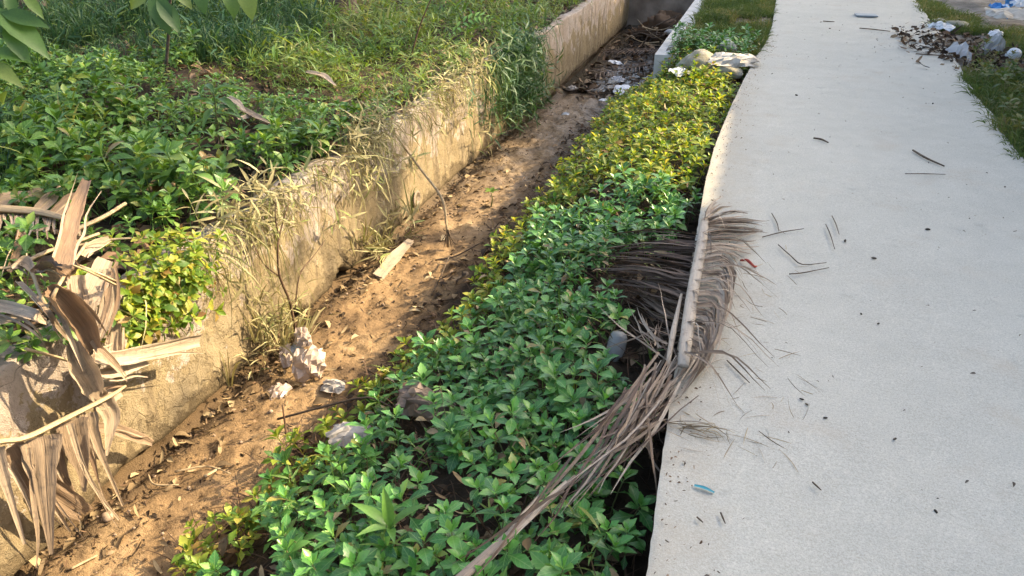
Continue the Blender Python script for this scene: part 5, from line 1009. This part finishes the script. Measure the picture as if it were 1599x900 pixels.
LB = ['black lump in the middle of the near path', 'dark pebble on the far right of the path', 'dark round pebble on the far left of the path', 'cluster crumb low on the path', 'black chip at the right low on the path', 'dark flake right of the black lump', 'dark crumb left of the black lump', 'dark sliver left low on the path', 'dark chip in the middle of the path below the flake', 'second sliver just below the dark sliver', 'short dark sliver below the two slivers', 'crumb beneath the black lump', 'dark crumb near the far tile', 'brown leaf bit at the far top of the path', 'black leaf bit just below the brown leaf bit']
for k, (p, lb) in enumerate(zip(LUMPS, LB)):
    s_ = .006 if p[1] < 3 else .010; lump('crumb', (p[0], p[1], .006), (s_ * 1.3, s_ * .6, s_ * .5), M['crumb'], lb, 'crumb', k, .3, 1.3, k * 1.3, 0, 10, 7)
p = np.array(PT['RED']); o = Soup().add(*tube([p + (-.03, .03, .012), p + (.0, .0, .03), p + (.03, -.015, .012), p + (.045, -.005, .01)], [.005, .008, .007, .003], 12, 7)).build('red_petal', M['red']); tag(o, 'red curled petal on the path right of the frond', 'petal')
p = np.array(PT['BLUESH']); V, F, U = ribbon([p + (-.03, .004, .01), p + (0, 0, .012), p + (.03, -.006, .008)], [.010, .014, .008], (0, 0, 1), 1.2, 8, 5); o = link('plastic_shard', mesh_from('plastic_shard', V, F, U), M['bluegreen']); tag(o, 'teal plastic shard on the near path', 'shard')
p = np.array(PT['STRAW']); rr = np.random.default_rng(6); k = 36; p0 = p + np.stack([rr.uniform(-.12, .04, k), rr.normal(0, .02, k), np.full(k, .006)], -1); p2 = p0 + np.stack([rr.uniform(.03, .16, k), rr.normal(0, .02, k), rr.uniform(0, .012, k)], -1); p1 = (p0 + p2) / 2 + np.stack([rr.normal(0, .01, k), rr.normal(0, .03, k), rr.uniform(0, .03, k)], -1)
tag(Soup().add(*blades(p0, p1, p2, rr.uniform(.002, .004, k), 9, rr)).build('straw_tuft', M['straw']), 'tuft of dry straw strands on the path edge below the frond', 'straw')
# loose strands thrown off the frond
rr = np.random.default_rng(16); k = 110; p0 = np.stack([rr.uniform(-.1, .33, k), rr.uniform(1.9, 3.9, k), np.full(k, .006)], -1); a = rr.uniform(0, 6.28, k); L = rr.uniform(.03, .13, k); p2 = p0 + np.stack([np.cos(a) * L, np.sin(a) * L, 0 * a], -1)
tag(Soup().add(*blades(p0, (p0 + p2) / 2 + rr.normal(0, .012, (k, 3)) * (1, 1, .3), p2, rr.uniform(.0015, .003, k), 6, rr)).build('loose_straw', M['straw']), 'loose straw hairs strewn on the path around the frond', 'straw', kind='stuff')

# ================================================================ rubbish on the right verge
def vp(k, dz=.03): p = PT[k]; return (p[0], p[1], float(verge_z(p[0], p[1])) + dz)
crumple('plastic_bag', vp('BAGR1', .05), .18, .38, M['clear'], 'clear plastic bag at the path edge in front of the dead leaf heap', 'bag', 31, .12, .35, 26, (.1, .35))
crumple('plastic_bag', vp('BAGR2', .06), .18, .20, M['clear'], 'crumpled clear bag standing in the weeds right of the leaf heap', 'bag', 33, .18, .2, 26, (.5, 0))
lump('foam_cup', vp('BOXR', .06), (.07, .06, .06), M['whitefilm'], 'small white cup fragment at the right picture edge', 'cup', 12, .2, .8)
crumple('plastic_bag', vp('BAGR0', .04), .30, .22, M['whitefilm'], 'white plastic bag at the path edge behind the leaf heap', 'bag', 35, .07, -.5, 24, (.1, 0))
crumple('blue_bag', vp('BLUE1', .08), .34, .26, M['blue'], 'bright blue plastic bag at the top right corner', 'bag', 36, .14, .2, 24, (.5, 0))
crumple('blue_bag', vp('BLUE2', .09), .34, .30, M['blue'], 'blue wrapper in front of the bright blue bag', 'bag', 37, .10, .7, 22, (.4, 0))
crumple('plastic_sheet', (3.15, 11.85, .02), .75, .35, M['cloth'], 'grey plastic sheet under the blue wrapper', 'sheet', 38, .07, .2, 24, (.2, 0))
crumple('plastic_bag', (3.4, 12.55, .05), .3, .2, M['whitefilm'], 'white bag between the two blue bags', 'bag', 39, .08, .2, 22, (.3, 0))
crumple('plastic_bag', (3.15, 13.3, .05), .3, .22, M['whitefilm'], 'white bag left of the bright blue bag', 'bag', 41, .1, .9, 22, (.4, 0))
lump('verge_stone', vp('ROCKR', .04), (.11, .08, .07), M['rock'], 'rounded stone at the path edge near the top right grass', 'stone', 14, .2, 1.)
lump('verge_stone', (2.30, 10.9, .0), (.14, .09, .05), M['rock'], 'flat grey stone beside the white bag at the path edge', 'stone', 15, .2, 1.)
crumple('paper_scrap', (2.55, 10.1, .03), .16, .12, M['whitefilm'], 'white scrap in the grass behind the leaf heap', 'scrap', 43, .05, .3, 16, (.3, 0))
